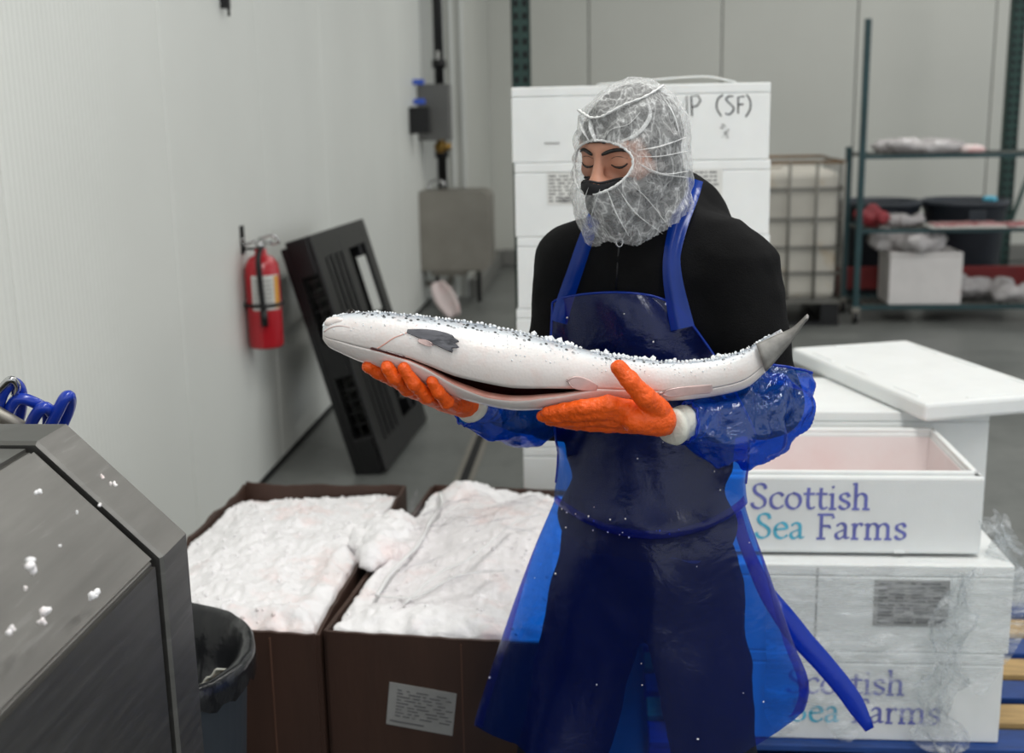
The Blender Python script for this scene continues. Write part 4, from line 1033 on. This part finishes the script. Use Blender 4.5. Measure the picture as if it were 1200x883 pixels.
Fq.append(tuple(range(NO))); mi.append(0); Fq.append(tuple((R_-1)*n+j for j in range(NO-1, -1, -1))); mi.append(0)
# small surface life
nz = np.zeros(len(Vf))
mb.add(Vf, Fq); mb.MI = mi
fo = mb.build('fish_body', ['fish', 'flesh', 'cavity'], sal)
att = fo.data.attributes.new('dorsal', 'FLOAT', 'POINT')
dv_ = np.concatenate([np.concatenate([d_, np.zeros(NI)]) for d_ in dors]); att.data.foreach_set('value', dv_.astype(np.float32))
xmid = (STD[:, 0]+STD[:, 2])/2
def on_fish(px, py, off=0.0):
    i = np.interp(px, xmid, np.arange(len(xmid))); f = lambda arr: np.interp(i, np.arange(len(arr)), arr)
    yt, yb, Y = f(STD[:, 1]), f(STD[:, 3]), f(STD[:, 4]); d = f(np.array([q[2] for q in cen]))
    s = np.clip((py-(yt+yb)/2)/((yb-yt)/2), -.999, .999)
    q_ = at(px, py, Y); v_ = (q_-CAM)/np.linalg.norm(q_-CAM); return q_-v_*(d*math.sqrt(1-s*s)+off)
def leaf(base, tip, w0, w1, off, sag=0, n=16, m_=13, taper=.6, ragged=False):
    G = []
    b_, t_ = np.array(base, float), np.array(tip, float); d = t_-b_; L = np.hypot(*d); d /= L; nn2 = np.array([-d[1], d[0]])
    for i in range(n):
        t = i/(n-1); wd = (w0+(w1-w0)*math.sin(min(1, t/taper)*PI/2))*(1 if t < taper or ragged else math.sqrt(max(.02, 1-((t-taper)/(1-taper))**2)))
        row = []
        for j in range(m_):
            s = 2*j/(m_-1)-1; q_ = b_+d*L*t*(1-.10*s*s+(.05*math.sin(s*8) if ragged else 0))+nn2*(s*wd/2+sag*math.sin(PI*t))
            row.append(on_fish(q_[0], q_[1], off+.0012*math.cos(j*PI)*t+.004*t))
        G.append(row)
    return G
MB().grid(leaf((477, 388), (536, 405), 4, 18, .002, -2, taper=1.0, ragged=True), 0, .002).build('pectoral_fin', 'fin_dark', sal, label='dark grey pectoral fin')
MB().grid(leaf((490, 399), (508, 405), 3, 5, .0026), 0, .001).build('fin_root', 'fin_pink', sal)
MB().grid(leaf((700, 455), (664, 446), 6, 14, .001), 0, .002).build('pelvic_fin', 'fin_pink', sal, label='pinkish pelvic fin')
MB().grid(leaf((835, 456), (772, 462), 10, 9, .001), 0, .002).build('anal_fin', 'fin_pink', sal, label='pale pink anal fin')
# caudal fin seen almost edge on
up_ = catmull([(886, 403, 1.826), (906, 394, 1.832), (928, 384, 1.838), (946, 368, 1.832)], 5); lo_ = catmull([(898, 436, 1.826), (917, 414, 1.830), (930, 398, 1.83), (944, 377, 1.822)], 5)
G = []
for i in range(len(up_)):
    row = []
    for j in range(9):
        s = j/8; q_ = up_[i]*(1-s)+lo_[i]*s; row.append(at(q_[0], q_[1], q_[2]-.006*math.sin(PI*s)+.0008*math.cos(j*PI)))
    G.append(row)
MB().grid(G, 0, .004).build('tail_fin', 'fin_grey', sal, label='grey tail fin')
# head details: gill cover edge, throat fold, mouth, eye
hd = MB()
hd.tube(catmull([on_fish(x, y, .0003) for x, y in [(489, 381), (477, 390), (462, 396), (450, 404), (440, 410)]], 6), np.linspace(.0004, .0010, 25), 6)
hd.build('gill_cover_edge', 'flesh', sal)
hd = MB(); hd.tube(catmull([on_fish(x, y, .0002) for x, y in [(434, 408), (448, 411), (462, 415), (475, 419)]], 6), [.0008]+[.002]*17+[.0005], 6); hd.build('throat_slit', 'cavity', sal)
hd = MB(); hd.tube(catmull([on_fish(x, y, .0002) for x, y in [(380, 389), (388, 384), (398, 382), (410, 384)]], 6), np.linspace(.0012, .0004, 19), 6); hd.build('mouth', 'fin_pink', sal)
V, F = ICO
p = on_fish(411, 367.2, -.004); MB().lathe([(.0, -.003), (.006, -.002), (.0075, 0), (.006, .003), (0, .0042)], (0, 0, 0), 16, mtx=Matrix.Translation(Vector(p)) @ Matrix.Rotation(.9, 4, 'X')).build('eye', 'eye', sal)
G = [[on_fish(x, y, .0008+.0005*math.sin(k)) for k, x in enumerate(np.linspace(458, 487, 12))] for y in (374.5, 377, 380)]

ll = MB()
V, F = sdf_mesh([('e', on_fish(394, 376, -.003), (.012, .006, .006)), ('e', on_fish(386, 379, -.003), (.008, .006, .006))], .002, .006); ll.add(V, F); ll.build('upper_jaw', 'fish', sal)
# crushed ice on the back and flank
r = np.random.default_rng(12); mb = MB(); Vi, Fi = np.array(ICO[0]), ICO[1]
for k in range(3600):
    i = int(r.uniform(4, R_-10)); xq_ = xmid[i]
    dens = np.interp(xq_, [390, 430, 560, 620, 760, 860, 890], [.25, .15, .25, 1, 1, .6, .2])
    if r.random() > dens*(.55+.9*vnoise(np.array([xq_*.055, 0., 0.]), 1, 4)): continue
    a = r.normal(1.62, .22) if r.random() < .75 else r.uniform(.2, 1.5)
    Tm, Bm = at(STD[i, 0], STD[i, 1], STD[i, 4]), at(STD[i, 2], STD[i, 3], STD[i, 4]); c, h, d = cen[i]
    big = r.random() < .16 and 620 < xq_ < 860 and a > 1.3
    s = r.uniform(.003, .0055) if big else r.uniform(.0009, .0024)*(1 if a > 1.2 else .6)
    p = c+math.sin(a)*(Tm-Bm)/2-(c-CAM)/np.linalg.norm(c-CAM)*d*math.cos(a); nn2 = p-c; nn2 /= np.linalg.norm(nn2)
    rot_ = np.array(Matrix.Rotation(r.uniform(0, 6.3), 3, Vector(r.normal(0, 1, 3)).normalized())); mb.add((Vi*s*r.uniform(.45, 1.7, 3))@rot_.T+p+nn2*s*.15, Fi, 0, False)
mb.build('crushed_ice', 'ice_clear', kind='stuff', origin=tuple(at(640, 400, 1.79)), label='crushed ice crumbs along the back of the held salmon', cat='ice')

# ================================================================ THE WORKER
A = at
TH = math.radians(26)
Bt = np.array([[math.cos(TH), -math.sin(TH), 0], [-math.sin(TH), -math.cos(TH), 0], [0, 0, 1]])
shR, shL, elR, elL = A(672, 308, 2.19), A(864, 322, 2.05), A(648, 476, 2.12), A(894, 470, 1.99)
wrR, wrL = A(562, 474, 1.885), A(800, 497, 1.825)
knR, knL = A(646, 935, 2.06), A(842, 935, 2.10)
anR, anL = np.array([knR[0]-.02, 2.16, .09]), np.array([knL[0]+.02, 2.18, .09])
foot_c = ((anR[0]+anL[0])/2, 2.15, 0)
man = thing('person', foot_c, 'person in white hair net, black hoodie and blue plastic apron, holding a large salmon', 'person')
# ---- head frame
yaw, pit = math.radians(37), math.radians(12)
fw = np.array([-math.sin(yaw)*math.cos(pit), -math.cos(yaw)*math.cos(pit), -math.sin(pit)])
rt = np.array([math.cos(yaw), -math.sin(yaw), 0.0]); up = np.cross(fw, rt); up = up if up[2] > 0 else -up
eye_mid = A(706, 190, 1.965); HO = eye_mid-fw*.088
HM = Matrix.Identity(4)
for i in range(3): HM[i][0], HM[i][1], HM[i][2], HM[i][3] = rt[i], fw[i], up[i], HO[i]
HA = np.array(HM); HB = HA[:3, :3]
def h2w(p): return HB@np.asarray(p, float)+HO
def w2h(P): return (np.asarray(P)-HO)@HB
head = [('e', (0, -.006, .024), (.073, .087, .076)), ('e', (0, .028, .022), (.064, .064, .064)), ('e', (0, .030, -.045), (.056, .060, .066)), ('e', (0, .050, -.088), (.032, .034, .026)),
        ('c', (-.044, .062, -.018), (-.052, .02, -.01), .018, .02), ('c', (.044, .062, -.018), (.052, .02, -.01), .018, .02),
        ('c', (-.012, .086, .024), (-.048, .066, .020), .011, .010), ('c', (.012, .086, .024), (.048, .066, .020), .011, .010),
        ('c', (0, .092, .012), (0, .112, -.030), .0075, .0105), ('e', (-.0125, .100, -.034), (.010, .011, .0085)), ('e', (.0125, .100, -.034), (.010, .011, .0085)), ('e', (0, .114, -.033), (.009, .008, .008)),
        ('e', (-.031, .098, .000), (.020, .016, .0125), 'sub'), ('e', (.031, .098, .000), (.020, .016, .0125), 'sub'),
        ('e', (-.031, .0725, -.001), (.0165, .0150, .0140)), ('e', (.031, .0725, -.001), (.0165, .0150, .0140)),
        ('c', (-.019, .092, -.066), (.019, .092, -.066), .008, .008), ('c', (-.016, .090, -.078), (.016, .090, -.078), .009, .009),
        ('e', (-.072, -.005, -.005), (.009, .018, .028)), ('e', (.072, -.005, -.005), (.009, .018, .028)),
        ('c', (0, -.025, -.05), (0, -.055, -.16), .058, .060)]
def head_sdf(P, k=.014): return sdf(head, P, k)
HV, HQ = sdf_mesh(head, .0034, .014)
def face_pt(x, z, off=0.0):
    Y = np.linspace(.14, .0, 500); P = np.stack([np.full(500, x), Y, np.full(500, z)], 1); f = head_sdf(P)-off
    i = np.argmax(f < 0); return P[i]
# ---- body below the neck, hands inside the gloves, legs and feet
body = [('e', A(768, 372, 2.13), (.165, .105, .17), Bt), ('e', A(775, 305, 2.12), (.155, .085, .085), Bt), ('e', A(760, 500, 2.13), (.145, .10, .20), Bt), ('e', A(757, 630, 2.13), (.155, .11, .12), Bt),
        ('c', shR, elR, .052, .042), ('c', shL, elL, .052, .042), ('c', elR, wrR, .040, .027), ('c', elL, wrL, .040, .027),
        ('c', HO+np.array([.02, .06, -.12]), A(772, 290, 2.13), .055, .06),
        ('c', A(708, 690, 2.13), knR, .078, .055), ('c', A(810, 690, 2.13), knL, .078, .055), ('c', knR, anR, .050, .035), ('c', knL, anL, .050, .035),
        ('c', anR+(0, .02, -.045), anR+(-.05, -.14, -.055), .032, .026), ('c', anL+(0, .02, -.045), anL+(.01, -.15, -.055), .032, .026)]
# ---- hands (joints from wrist to finger tips)
def Aw(*q): return A(*q)
handL = {'palm': [(wrL, A(712, 474, 1.752), .022, .0135), (wrL, A(708, 482, 1.758), .022, .013), (wrL, A(706, 490, 1.768), .022, .0125), (wrL, A(712, 498, 1.785), .020, .012), (A(772, 492, 1.79), A(745, 492, 1.765), .026, .021)],
         'thumb': [A(772, 482, 1.785), A(755, 465, 1.748), A(738, 446, 1.738), A(725, 431, 1.738)],
         'fingers': [[A(714, 474, 1.750), A(684, 477, 1.752), A(660, 481, 1.762), A(641, 484, 1.770)], [A(708, 483, 1.755), A(676, 485, 1.762), A(652, 487.5, 1.772), A(636, 488, 1.780)],
                     [A(706, 491, 1.767), A(679, 492, 1.775), A(658, 493, 1.785), A(645, 493, 1.793)], [A(712, 499, 1.782), A(692, 498, 1.79), A(676, 497.5, 1.798), A(664, 497, 1.805)]]}
handR = {'palm': [(wrR, A(486, 457, 1.83), .022, .012), (wrR, A(499, 464, 1.822), .022, .0125), (wrR, A(514, 471, 1.815), .022, .0125), (wrR, A(531, 474, 1.81), .021, .012), (A(545, 473, 1.865), A(520, 470, 1.835), .024, .018)],
         'thumb': [A(548, 462, 1.89), A(524, 446, 1.885), A(505, 436, 1.875), A(490, 428, 1.865)],
         'fingers': [[A(484, 456, 1.825), A(462, 445, 1.785), A(444, 437, 1.757), A(431, 430, 1.742)], [A(497, 463, 1.815), A(478, 456, 1.765), A(463, 443, 1.735), A(453, 430, 1.727)],
                     [A(512, 470, 1.81), A(500, 465, 1.758), A(485, 450, 1.732), A(473, 432, 1.726)], [A(530, 474, 1.808), A(524, 472, 1.765), A(514, 460, 1.744), A(506, 447, 1.737)]]}
def hand_prims(H, s=1.0):
    o = [('c', a, b, ra*s, rb*s) for a, b, ra, rb in H['palm']]
    rs = [.0125, .0118, .0105, .0092]
    for fi, f in enumerate(H['fingers']):
        q_ = (.98, 1.0, .97, .88)[fi]
        for a, b, ra, rb in zip(f[:-1], f[1:], rs[:-1], rs[1:]): o.append(('c', a, b, ra*q_*s, rb*q_*s))
    t = H['thumb']
    for a, b, ra, rb in zip(t[:-1], t[1:], (.020, .0155, .0135), (.0155, .0135, .0115)): o.append(('c', a, b, ra*s, rb*s))
    return o
skin_hands = hand_prims(handL, .84)+hand_prims(handR, .84)
BV, BQ = sdf_mesh(body, .008, .03)
bd = MB().add(HV, HQ, mtx=HM).add(BV, BQ)
for prs in (hand_prims(handL, .82), hand_prims(handR, .82)):
    V, Q = sdf_mesh(prs, .0035, .004); bd.add(V, Q)
bd.build('body', 'skin', man)
# ---- face details
for s in (-1, 1):
    ptsb = catmull([face_pt(s*x, z, .001) for x, z in [(.010, .0150), (.024, .0195), (.038, .0200), (.051, .0135)]], 5)
    MB(HM).tube(ptsb, np.interp(np.linspace(0, 1, len(ptsb)), [0, .15, .6, 1], [.0024, .0038, .0034, .0012]), 7, flat=.9).build('eyebrow', 'hair', man)
    lash = catmull([face_pt(s*x, z, .0004) for x, z in [(.0165, -.0045), (.024, -.0080), (.033, -.0088), (.041, -.0066), (.046, -.0030)]], 5)
    MB(HM).tube(lash, np.interp(np.linspace(0, 1, len(lash)), [0, .5, 1], [.0010, .0021, .0013]), 6).build('eyelashes', 'eye', man)
    crease = catmull([face_pt(s*x, z, -.0002) for x, z in [(.018, .0055), (.027, .0090), (.037, .0085), (.046, .0045)]], 5)
    MB(HM).tube(crease, .0007, 5).build('eyelid_crease', 'hair', man)
def filt(V, Q, keep): 
    c = V[Q].mean(1); q = Q[keep(c)]; u, inv = np.unique(q, return_inverse=True); return V[u], inv.reshape(q.shape)
V, Q = sdf_mesh(head, .0036, .014, .003)
hv, hq = filt(V, Q, lambda c: (c[:, 2] > .033-2.4*np.clip(.060-c[:, 1], 0, .2)) & (c[:, 2] > -.15))
hv = hv+vnormals(hv, hq)*(.0015*fbm(hv, 60, 4, 2))[:, None]
MB(HM).add(hv, hq).build('hair', 'hair', man, label='short dark hair under the net')
V, Q = sdf_mesh(head[:3]+head[8:12]+head[16:18]+[head[3], head[-1]], .0020, .026, .005)
mv, mq = filt(V, Q, lambda c: (c[:, 1] > -.085) & (c[:, 2] < -.025-.06*np.abs(c[:, 0])+.004*np.exp(-(c[:, 0]/.014)**2)) & (c[:, 2] > -.13))
mk = MB(HM).add(mv, mq)
def mface(x):
    z = -.025-.06*abs(x)+.004*math.exp(-(x/.014)**2); return face_pt(x, z, .0055)
mk.tube(catmull([mface(x) for x in (-.044, -.03, -.018, -.009, 0, .009, .018, .03, .045, .056)], 4), .0022, 6)
mk.build('face_mask', 'mask', man, label='black mask pulled under the nose')
# ---- hair net with beard cover
netp = [('e', (0, -.003, .018), (.088, .106, .094)), ('e', (0, .018, -.052), (.087, .117, .090)), ('e', (0, .018, -.110), (.088, .104, .06))]
def net_local(P): return sdf(netp, P, .04)
V, Q = sdf_mesh(netp, .0042, .04)
ocx, ocz, orx, orz = .003, -.0015, .0565, .0395
def crumple_net(V, Nn):
    dx, dz = (V[:, 0]-ocx)/orx, (V[:, 2]-ocz)/orz; rr_ = np.sqrt(dx*dx+dz*dz)+1e-6; ang = np.arctan2(dz, dx)
    front = np.clip(V[:, 1]/.06, 0, 1)
    rad = np.sin(ang*13+3*vnoise(V, 14, 2))*np.clip(rr_-.95, 0, .6)*front*.0055
    return rad+.0045*fbm(V, 26, 5, 2)+.0032*(ridge(V, 34, 9)-.3)
Nn = vnormals(V, Q); V = V+Nn*crumple_net(V, Nn)[:, None]
def nkeep(c):
    op = (((c[:, 0]-ocx)/orx)**2+((c[:, 2]-ocz)/orz)**2 < 1) & (c[:, 1] > .02)
    return ~op & (c[:, 2] > -.118-.15*np.clip(c[:, 1], -.02, .07)-.25*np.clip(-c[:, 1]-.03, 0, .1)+.006*np.sin(c[:, 0]*90))
nv, nq = filt(V, Q, nkeep)
net = MB(HM).add(nv, nq).build('hair_net', 'net', man, label='white mesh hair net and beard cover around the face')
def net_pt(x, z, off=.001):
    Y = np.linspace(.18, -.05, 600); P = np.stack([np.full(600, x), Y, np.full(600, z)], 1); f = net_local(P)-off; i = np.argmax(f < 0); return P[i]
ring = []
for k in range(72):
    a = 2*PI*k/72; p = net_pt(ocx+orx*math.cos(a), ocz+orz*math.sin(a), .0005); ring.append(p+np.array([0, -.004+.0012*math.sin(k*2.3), 0]))
MB(HM).tube(ring, .0021+.0005*np.sin(np.arange(72)*2.9), 8, loop=True).build('elastic_band', 'net_band', net)
def net_hit(px, py, off=.0025): return hit(px, py, lambda P: net_local(w2h(P))-off, 1.75, 2.15, 700)
seam = catmull([net_hit(x, y, .004) for x, y in [(678, 129), (685, 134), (693, 138), (704, 137), (716, 131), (733, 122), (752, 115), (767, 107), (777, 100)]], 6)
MB().tube(seam, .0028+.001*np.sin(np.arange(len(seam))*1.7), 8, flat=.7).build('net_seam', 'net_band', net)
fd = MB()
def fold_line(pts, r0, r1):
    P = catmull([net_hit(x, y, .0025) for x, y in pts], 6); fd.tube(P, 2.4*np.interp(np.linspace(0, 1, len(P)), [0, .4, 1], [r0*.3, r0, r1*.7]), 8, flat=.16)
for pts, a, b in [([(691, 139), (693, 152), (698, 166)], .0018, .0015), ([(747, 176), (772, 172), (804, 161)], .003, .0018), ([(746, 184), (775, 183), (806, 177)], .0026, .0014), ([(749, 192), (770, 203), (804, 208)], .0045, .0026), ([(760, 198), (780, 204), (805, 201)], .002, .002),
                  ([(703, 222), (697, 240), (690, 262)], .0022, .0012), ([(712, 224), (722, 250), (737, 277)], .004, .002), ([(724, 221), (745, 250), (776, 274)], .003, .0012), ([(690, 218), (684, 236), (678, 255)], .002, .0012), ([(736, 212), (760, 235), (781, 262)], .0016, .001),
                  ([(757, 112), (762, 135), (748, 156), (728, 166)], .0016, .001), ([(706, 166), (716, 152), (736, 146), (750, 132)], .0016, .0012), ([(690, 165), (682, 150), (680, 137)], .0014, .001), ([(775, 110), (790, 135), (797, 160)], .0014, .001)]:
    fold_line(pts, a, b)
fd.build('gathered_folds', 'net_fold', net)

# ---- hoodie
hood = [('e', A(768, 372, 2.135), (.190, .125, .185), Bt), ('e', A(776, 300, 2.125), (.185, .105, .095), Bt), ('e', A(760, 500, 2.14), (.165, .118, .22), Bt), ('e', A(757, 610, 2.14), (.172, .128, .11), Bt),
        ('c', shR, elR, .074, .060), ('c', shL, elL, .076, .056), ('c', elR, elR*.35+wrR*.65, .056, .044), ('c', elL, elL*.45+wrL*.55, .054, .044),
        ('c', A(758, 268, 2.115), A(770, 300, 2.12), .080, .095), ('e', A(800, 258, 2.19), (.072, .070, .080)), ('c', A(788, 228, 2.20), A(806, 268, 2.17), .046, .065), ('c', A(806, 272, 2.17), A(850, 315, 2.10), .05, .055), ('c', A(770, 240, 2.13), A(772, 300, 2.12), .070, .08), ('e', A(760, 262, 2.25), (.10, .06, .075))]
def hood_sdf(P): return sdf(hood, P, .035)
V, Q = sdf_mesh(hood, .0065, .035)
Nn = vnormals(V, Q); V = V+Nn*(.0045*fbm(V*np.array([1, 1, .7]), 13, 2, 3)+.003*(ridge(V*np.array([1, 1, 1.6]), 11, 6)-.4))[:, None]
hd_o = MB().add(V, Q).build('hoodie', 'hoodie', man, label='black hooded sweatshirt')
zp = MB()
zl_ = [hit(x, y, lambda P: hood_sdf(P)-.002, 1.7, 2.2) for x, y in [(727, 262), (726, 285), (724, 310), (722, 345)]]
zp.tube(zl_, .0022, 6); zp.build('zip_line', 'black', hd_o)
zc = hit(726, 284, lambda P: hood_sdf(P)-.006, 1.7, 2.2)
MB().tube([zc+.008*np.array([math.cos(a)*.7, 0, math.sin(a)*1.0]) for a in np.linspace(0, 2*PI, 14, endpoint=False)], .0018, 6, loop=True).bar(zc+(0, 0, .007), zc+(0, 0, .02), .003, 8).build('zip_pull', 'chrome', hd_o, label='metal zip pull')
# ---- trousers
legs = [('e', A(757, 645, 2.14), (.170, .125, .12), Bt), ('c', A(706, 690, 2.14), knR, .098, .080), ('c', A(810, 690, 2.14), knL, .098, .078), ('c', knR, anR+(0, 0, .06), .078, .062), ('c', knL, anL+(0, 0, .06), .076, .062)]
V, Q = sdf_mesh(legs, .008, .03); V = V+vnormals(V, Q)*(.005*fbm(V, 14, 8, 3))[:, None]
MB().add(V, Q).build('trousers', 'trousers', man, label='loose dark trousers')
for an, dx in ((anR, -.05), (anL, .012)):
    V, Q = sdf_mesh([('c', an+(0, 0, .12), an+(0, .01, -.03), .058, .052), ('c', an+(0, .02, -.045), an+(dx, -.17, -.052), .044, .036)], .007, .03)
    V[:, 2] = np.maximum(V[:, 2], .001); MB().add(V, Q).build('boot', 'boot', man)

# ---- apron
cloth = hood+legs
def cl_sdf(P): return sdf(cloth, P, .035)
#       yE   yM   xL   xR    Yc    b    skew  phi
rows = [(352, 343, 645, 786, 2.10, .10, -.40, 1.30), (365, 358, 645, 800, 2.11, .12, -.40, 1.32), (385, 380, 645, 815, 2.12, .135, -.40, 1.36), (410, 408, 646, 832, 2.12, .14, -.38, 1.38), (440, 440, 649, 850, 2.12, .14, -.36, 1.40),
        (480, 480, 652, 868, 2.12, .14, -.34, 1.45), (515, 518, 653, 873, 2.12, .14, -.32, 1.5), (545, 556, 652, 872, 2.12, .15, -.30, 1.5), (566, 592, 650, 870, 2.12, .165, -.28, 1.5), (580, 615, 648, 871, 2.12, .182, -.26, 1.5), (587, 628, 648, 872, 2.12, .188, -.26, 1.5),
        (588, 632, 649, 871, 2.12, .180, -.26, 1.5), (580, 622, 650, 868, 2.12, .165, -.26, 1.5), (588, 630, 648, 869, 2.13, .160, -.24, 1.55), (612, 650, 638, 876, 2.13, .168, -.22, 1.6), (650, 676, 622, 890, 2.14, .18, -.20, 1.7), (700, 720, 603, 908, 2.15, .19, -.16, 1.8), (750, 765, 586, 926, 2.16, .20, -.12, 1.85), (795, 815, 571, 944, 2.17, .205, -.10, 1.85), (840, 866, 557, 941, 2.18, .21, -.08, 1.85), (853, 892, 555, 934, 2.18, .21, -.06, 1.85)]
NPH = 97; G = []
RW = catmull(np.array(rows)[:, :3], 4), catmull(np.array(rows)[:, 3:6], 4), catmull(np.array(rows)[:, 5:8], 4)
for a, b, c in zip(*RW):
    yE, yM, xL = a; xR, Yc, bb = b; _, sk, ph = c; row = []
    sf = np.clip((yM-630)/240, 0, 1)
    for j in range(NPH):
        t = 2*j/(NPH-1)-1; f = t*ph; s = math.sin(f)
        py = yM+(yE-yM)*s*s
        if sf > .8: py += (sf-.8)*5*(-22*max(0, s)*max(0, s) + 18*math.exp(-((s-.2)/.5)**2))
        L, Rr = A(xL, py, Yc), A(xR, py, Yc); xc, hw = (L[0]+Rr[0])/2, (Rr[0]-L[0])/2
        fold = sf*(.012*math.sin(f*7+.5)+.010*math.sin(f*3.1-1+sf*2))
        X = xc+hw*s*(1+.0*fold); Y = Yc-bb*math.cos(f)*(.75+.25*math.cos(f))+sk*hw*s-fold*math.cos(f)
        z = A(716, py, Y)[2]
        row.append((X, Y, z))
    G.append(row)
G = np.array(G)
for it in range(25):                     # lay the sheet on the clothes
    d = cl_sdf(G); pen = np.clip(.010-d, 0, .02); G[..., 1] -= pen*.8
    Gs = G.copy(); Gs[1:-1, 1:-1, 1] = (G[1:-1, 1:-1, 1]*4+G[:-2, 1:-1, 1]+G[2:, 1:-1, 1]+G[1:-1, :-2, 1]+G[1:-1, 2:, 1])/8
    if it < 18: G[..., 1] = np.where(d > .004, Gs[..., 1], G[..., 1])
G[..., 1] -= .003*fbm(G*np.array([1, 0, .6]), 20, 4, 3)+.004*ridge(G*np.array([1.2, 0, .5])+np.array([0, 0, .3]), 9, 2)*np.clip((1.0-G[..., 2])*3, 0.2, 1)
apr = MB().grid(G, smooth=True).build('apron', 'apron', man, label='translucent blue plastic apron')
def ribbon(P, wd, side=None, sagn=0):
    P = np.array(P); k = len(P); wd = np.broadcast_to(wd, (k,)); out = []
    for i in range(k):
        d = P[min(k-1, i+1)]-P[max(0, i-1)]; d /= np.linalg.norm(d); v = P[i]-CAM; v /= np.linalg.norm(v); s = np.cross(d, v) if side is None else np.array(side, float); s /= np.linalg.norm(s)
        out.append([P[i]+s*wd[i]*t/2-v*(.004*math.cos(t*2)+sagn*.003*math.sin(t*5)) for t in np.linspace(-1, 1, 7)])
    return out
hs = lambda P: hood_sdf(P)-.018
st1 = catmull([hit(x, y, hs, 1.7, 2.3) for x, y in [(655, 378), (661, 356), (668, 335), (676, 312), (684, 288), (692, 266), (700, 246)]], 4)
MB().grid(ribbon(st1, np.linspace(.030, .024, len(st1)))).build('neck_strap', 'apron_edge', apr)
st2 = catmull([hit(x, y, hs, 1.7, 2.3) for x, y in [(800, 385), (794, 358), (789, 332), (787, 305), (791, 280), (797, 258), (804, 238), (810, 222), (814, 210)]], 4)
MB().grid(ribbon(st2, np.interp(np.linspace(0, 1, len(st2)), [0, .4, .8, 1], [.040, .028, .034, .030]), sagn=1)).build('neck_strap', 'apron_edge', apr)
tie = catmull([A(862, 600, 2.22), A(874, 640, 2.28), A(896, 690, 2.30), A(915, 718, 2.28), A(938, 748, 2.27), A(965, 778, 2.26), A(995, 815, 2.25), A(1019, 855, 2.24)], 5)
MB().grid(ribbon(tie, np.interp(np.linspace(0, 1, len(tie)), [0, .2, .5, .9, 1], [.02, .024, .044, .036, .016])), 0, .003).build('waist_tie', 'apron_edge', apr, label='loose end of the waist tie')
# thin bead along the edges of the bib
MB().tube([G[i, 0] for i in range(0, 33, 2)], .0022, 5).tube([G[i, -1] for i in range(0, 33, 2)], .0022, 5).tube(list(G[0, ::4]), .002, 5).build('hem_bead', 'apron_edge', apr)
r = np.random.default_rng(3); fl_ = MB()
for k in range(46):
    i, j = r.integers(2, len(G)-4), r.integers(12, NPH-12); s = r.uniform(.0008, .0024)
    fl_.add(Vi*s*r.uniform(.6, 1.2, 3)+G[i, j]+(0, -s, 0), Fi)
fl_.build('ice_fleck', 'ice', apr, kind='stuff', label='tiny white ice flecks')

# ---- sleeves, gloves, cuffs
def sleeve(path, radii, seed, amp, name='oversleeve'):
    P = catmull(path, 14); n = 96; k = len(P); rr_ = np.interp(np.linspace(0, 1, k), np.linspace(0, 1, len(radii)), radii); rings = []
    u = np.array([0, 0, 1.0])
    for i in range(k):
        d = P[min(k-1, i+1)]-P[max(0, i-1)]; d /= np.linalg.norm(d); u = u-d*(u@d); u /= np.linalg.norm(u); w = np.cross(d, u); a = np.linspace(0, 2*PI, n, endpoint=False)
        ring = np.cos(a)[:, None]*u+np.sin(a)[:, None]*w
        q_ = P[i]+ring*rr_[i]
        env = math.sin(PI*min(1, max(0, i/(k-1)*1.0)))**.5
        qf = q_-np.outer((q_-P[i])@d, d)*.0-d*(i/k*.12); dis = amp*(fbm(q_, 15, seed, 2)+1.3*(ridge(qf, 21, seed+3)-.4)+.75*(ridge(qf+.3, 38, seed+5)-.4))*(.25+.75*env)+.002*np.sin(a*11+i)*(1-env)
        rings.append(q_+ring*dis[:, None])
    o = MB().loft(rings, caps=False).build(name, 'sleeve', man, label='crinkled blue plastic oversleeve')
    for ri in (rings[0], rings[-1]): MB().tube(list(ri[::2]), .0022, 5, loop=True).build('elastic_edge', 'apron_edge', o)
sleeve([A(803, 497, 1.827), A(826, 500, 1.845), A(862, 500, 1.885), A(890, 486, 1.945), A(903, 466, 1.985), A(908, 432, 2.0)], [.032, .056, .070, .076, .074, .060], 5, .0080)
sleeve([A(549, 478, 1.875), A(570, 484, 1.90), A(600, 489, 1.97), A(630, 484, 2.06), A(646, 458, 2.125)], [.030, .038, .046, .054, .062], 9, .006)
def glove(H, wr, el, seed, name):
    V, Q = sdf_mesh(hand_prims(H), .0023, .0042)
    Nn = vnormals(V, Q); V = V+Nn*(.0006*ridge(V, 150, seed)+.0008*fbm(V, 60, seed, 2))[:, None]
    # glove ends in a rolled hem below the wrist
    ax = (el-wr)/np.linalg.norm(el-wr)
    V, Q = filt(V, Q, lambda c: (c-wr)@ax < -.022)
    o = MB().add(V, Q).build('glove', 'glove', man, label='orange nitrile glove')
    return o, ax
for H, wr, el, sd in ((handL, wrL, elL, 3), (handR, wrR, elR, 7)):
    o, ax = glove(H, wr, el, sd, 'glove')
    u = np.cross(ax, [0, 0, 1.0]); u /= np.linalg.norm(u); w = np.cross(u, ax); rings = []
    for k in range(16):
        s = -.034+.062*k/15; a = np.linspace(0, 2*PI, 40, endpoint=False); rad = (.0275+.0025*math.sin(k*.9))*(1 if k else .9)
        q_ = wr+ax*s+(np.cos(a)[:, None]*u+np.sin(a)[:, None]*w)*rad; q_ = q_+(q_-wr-ax*s)/rad*(.0022*fbm(q_, 45, sd, 2))[:, None]; rings.append(q_)
    MB().loft(rings).build('glove_cuff', 'cuff', o, label='white cuff of the inner glove')
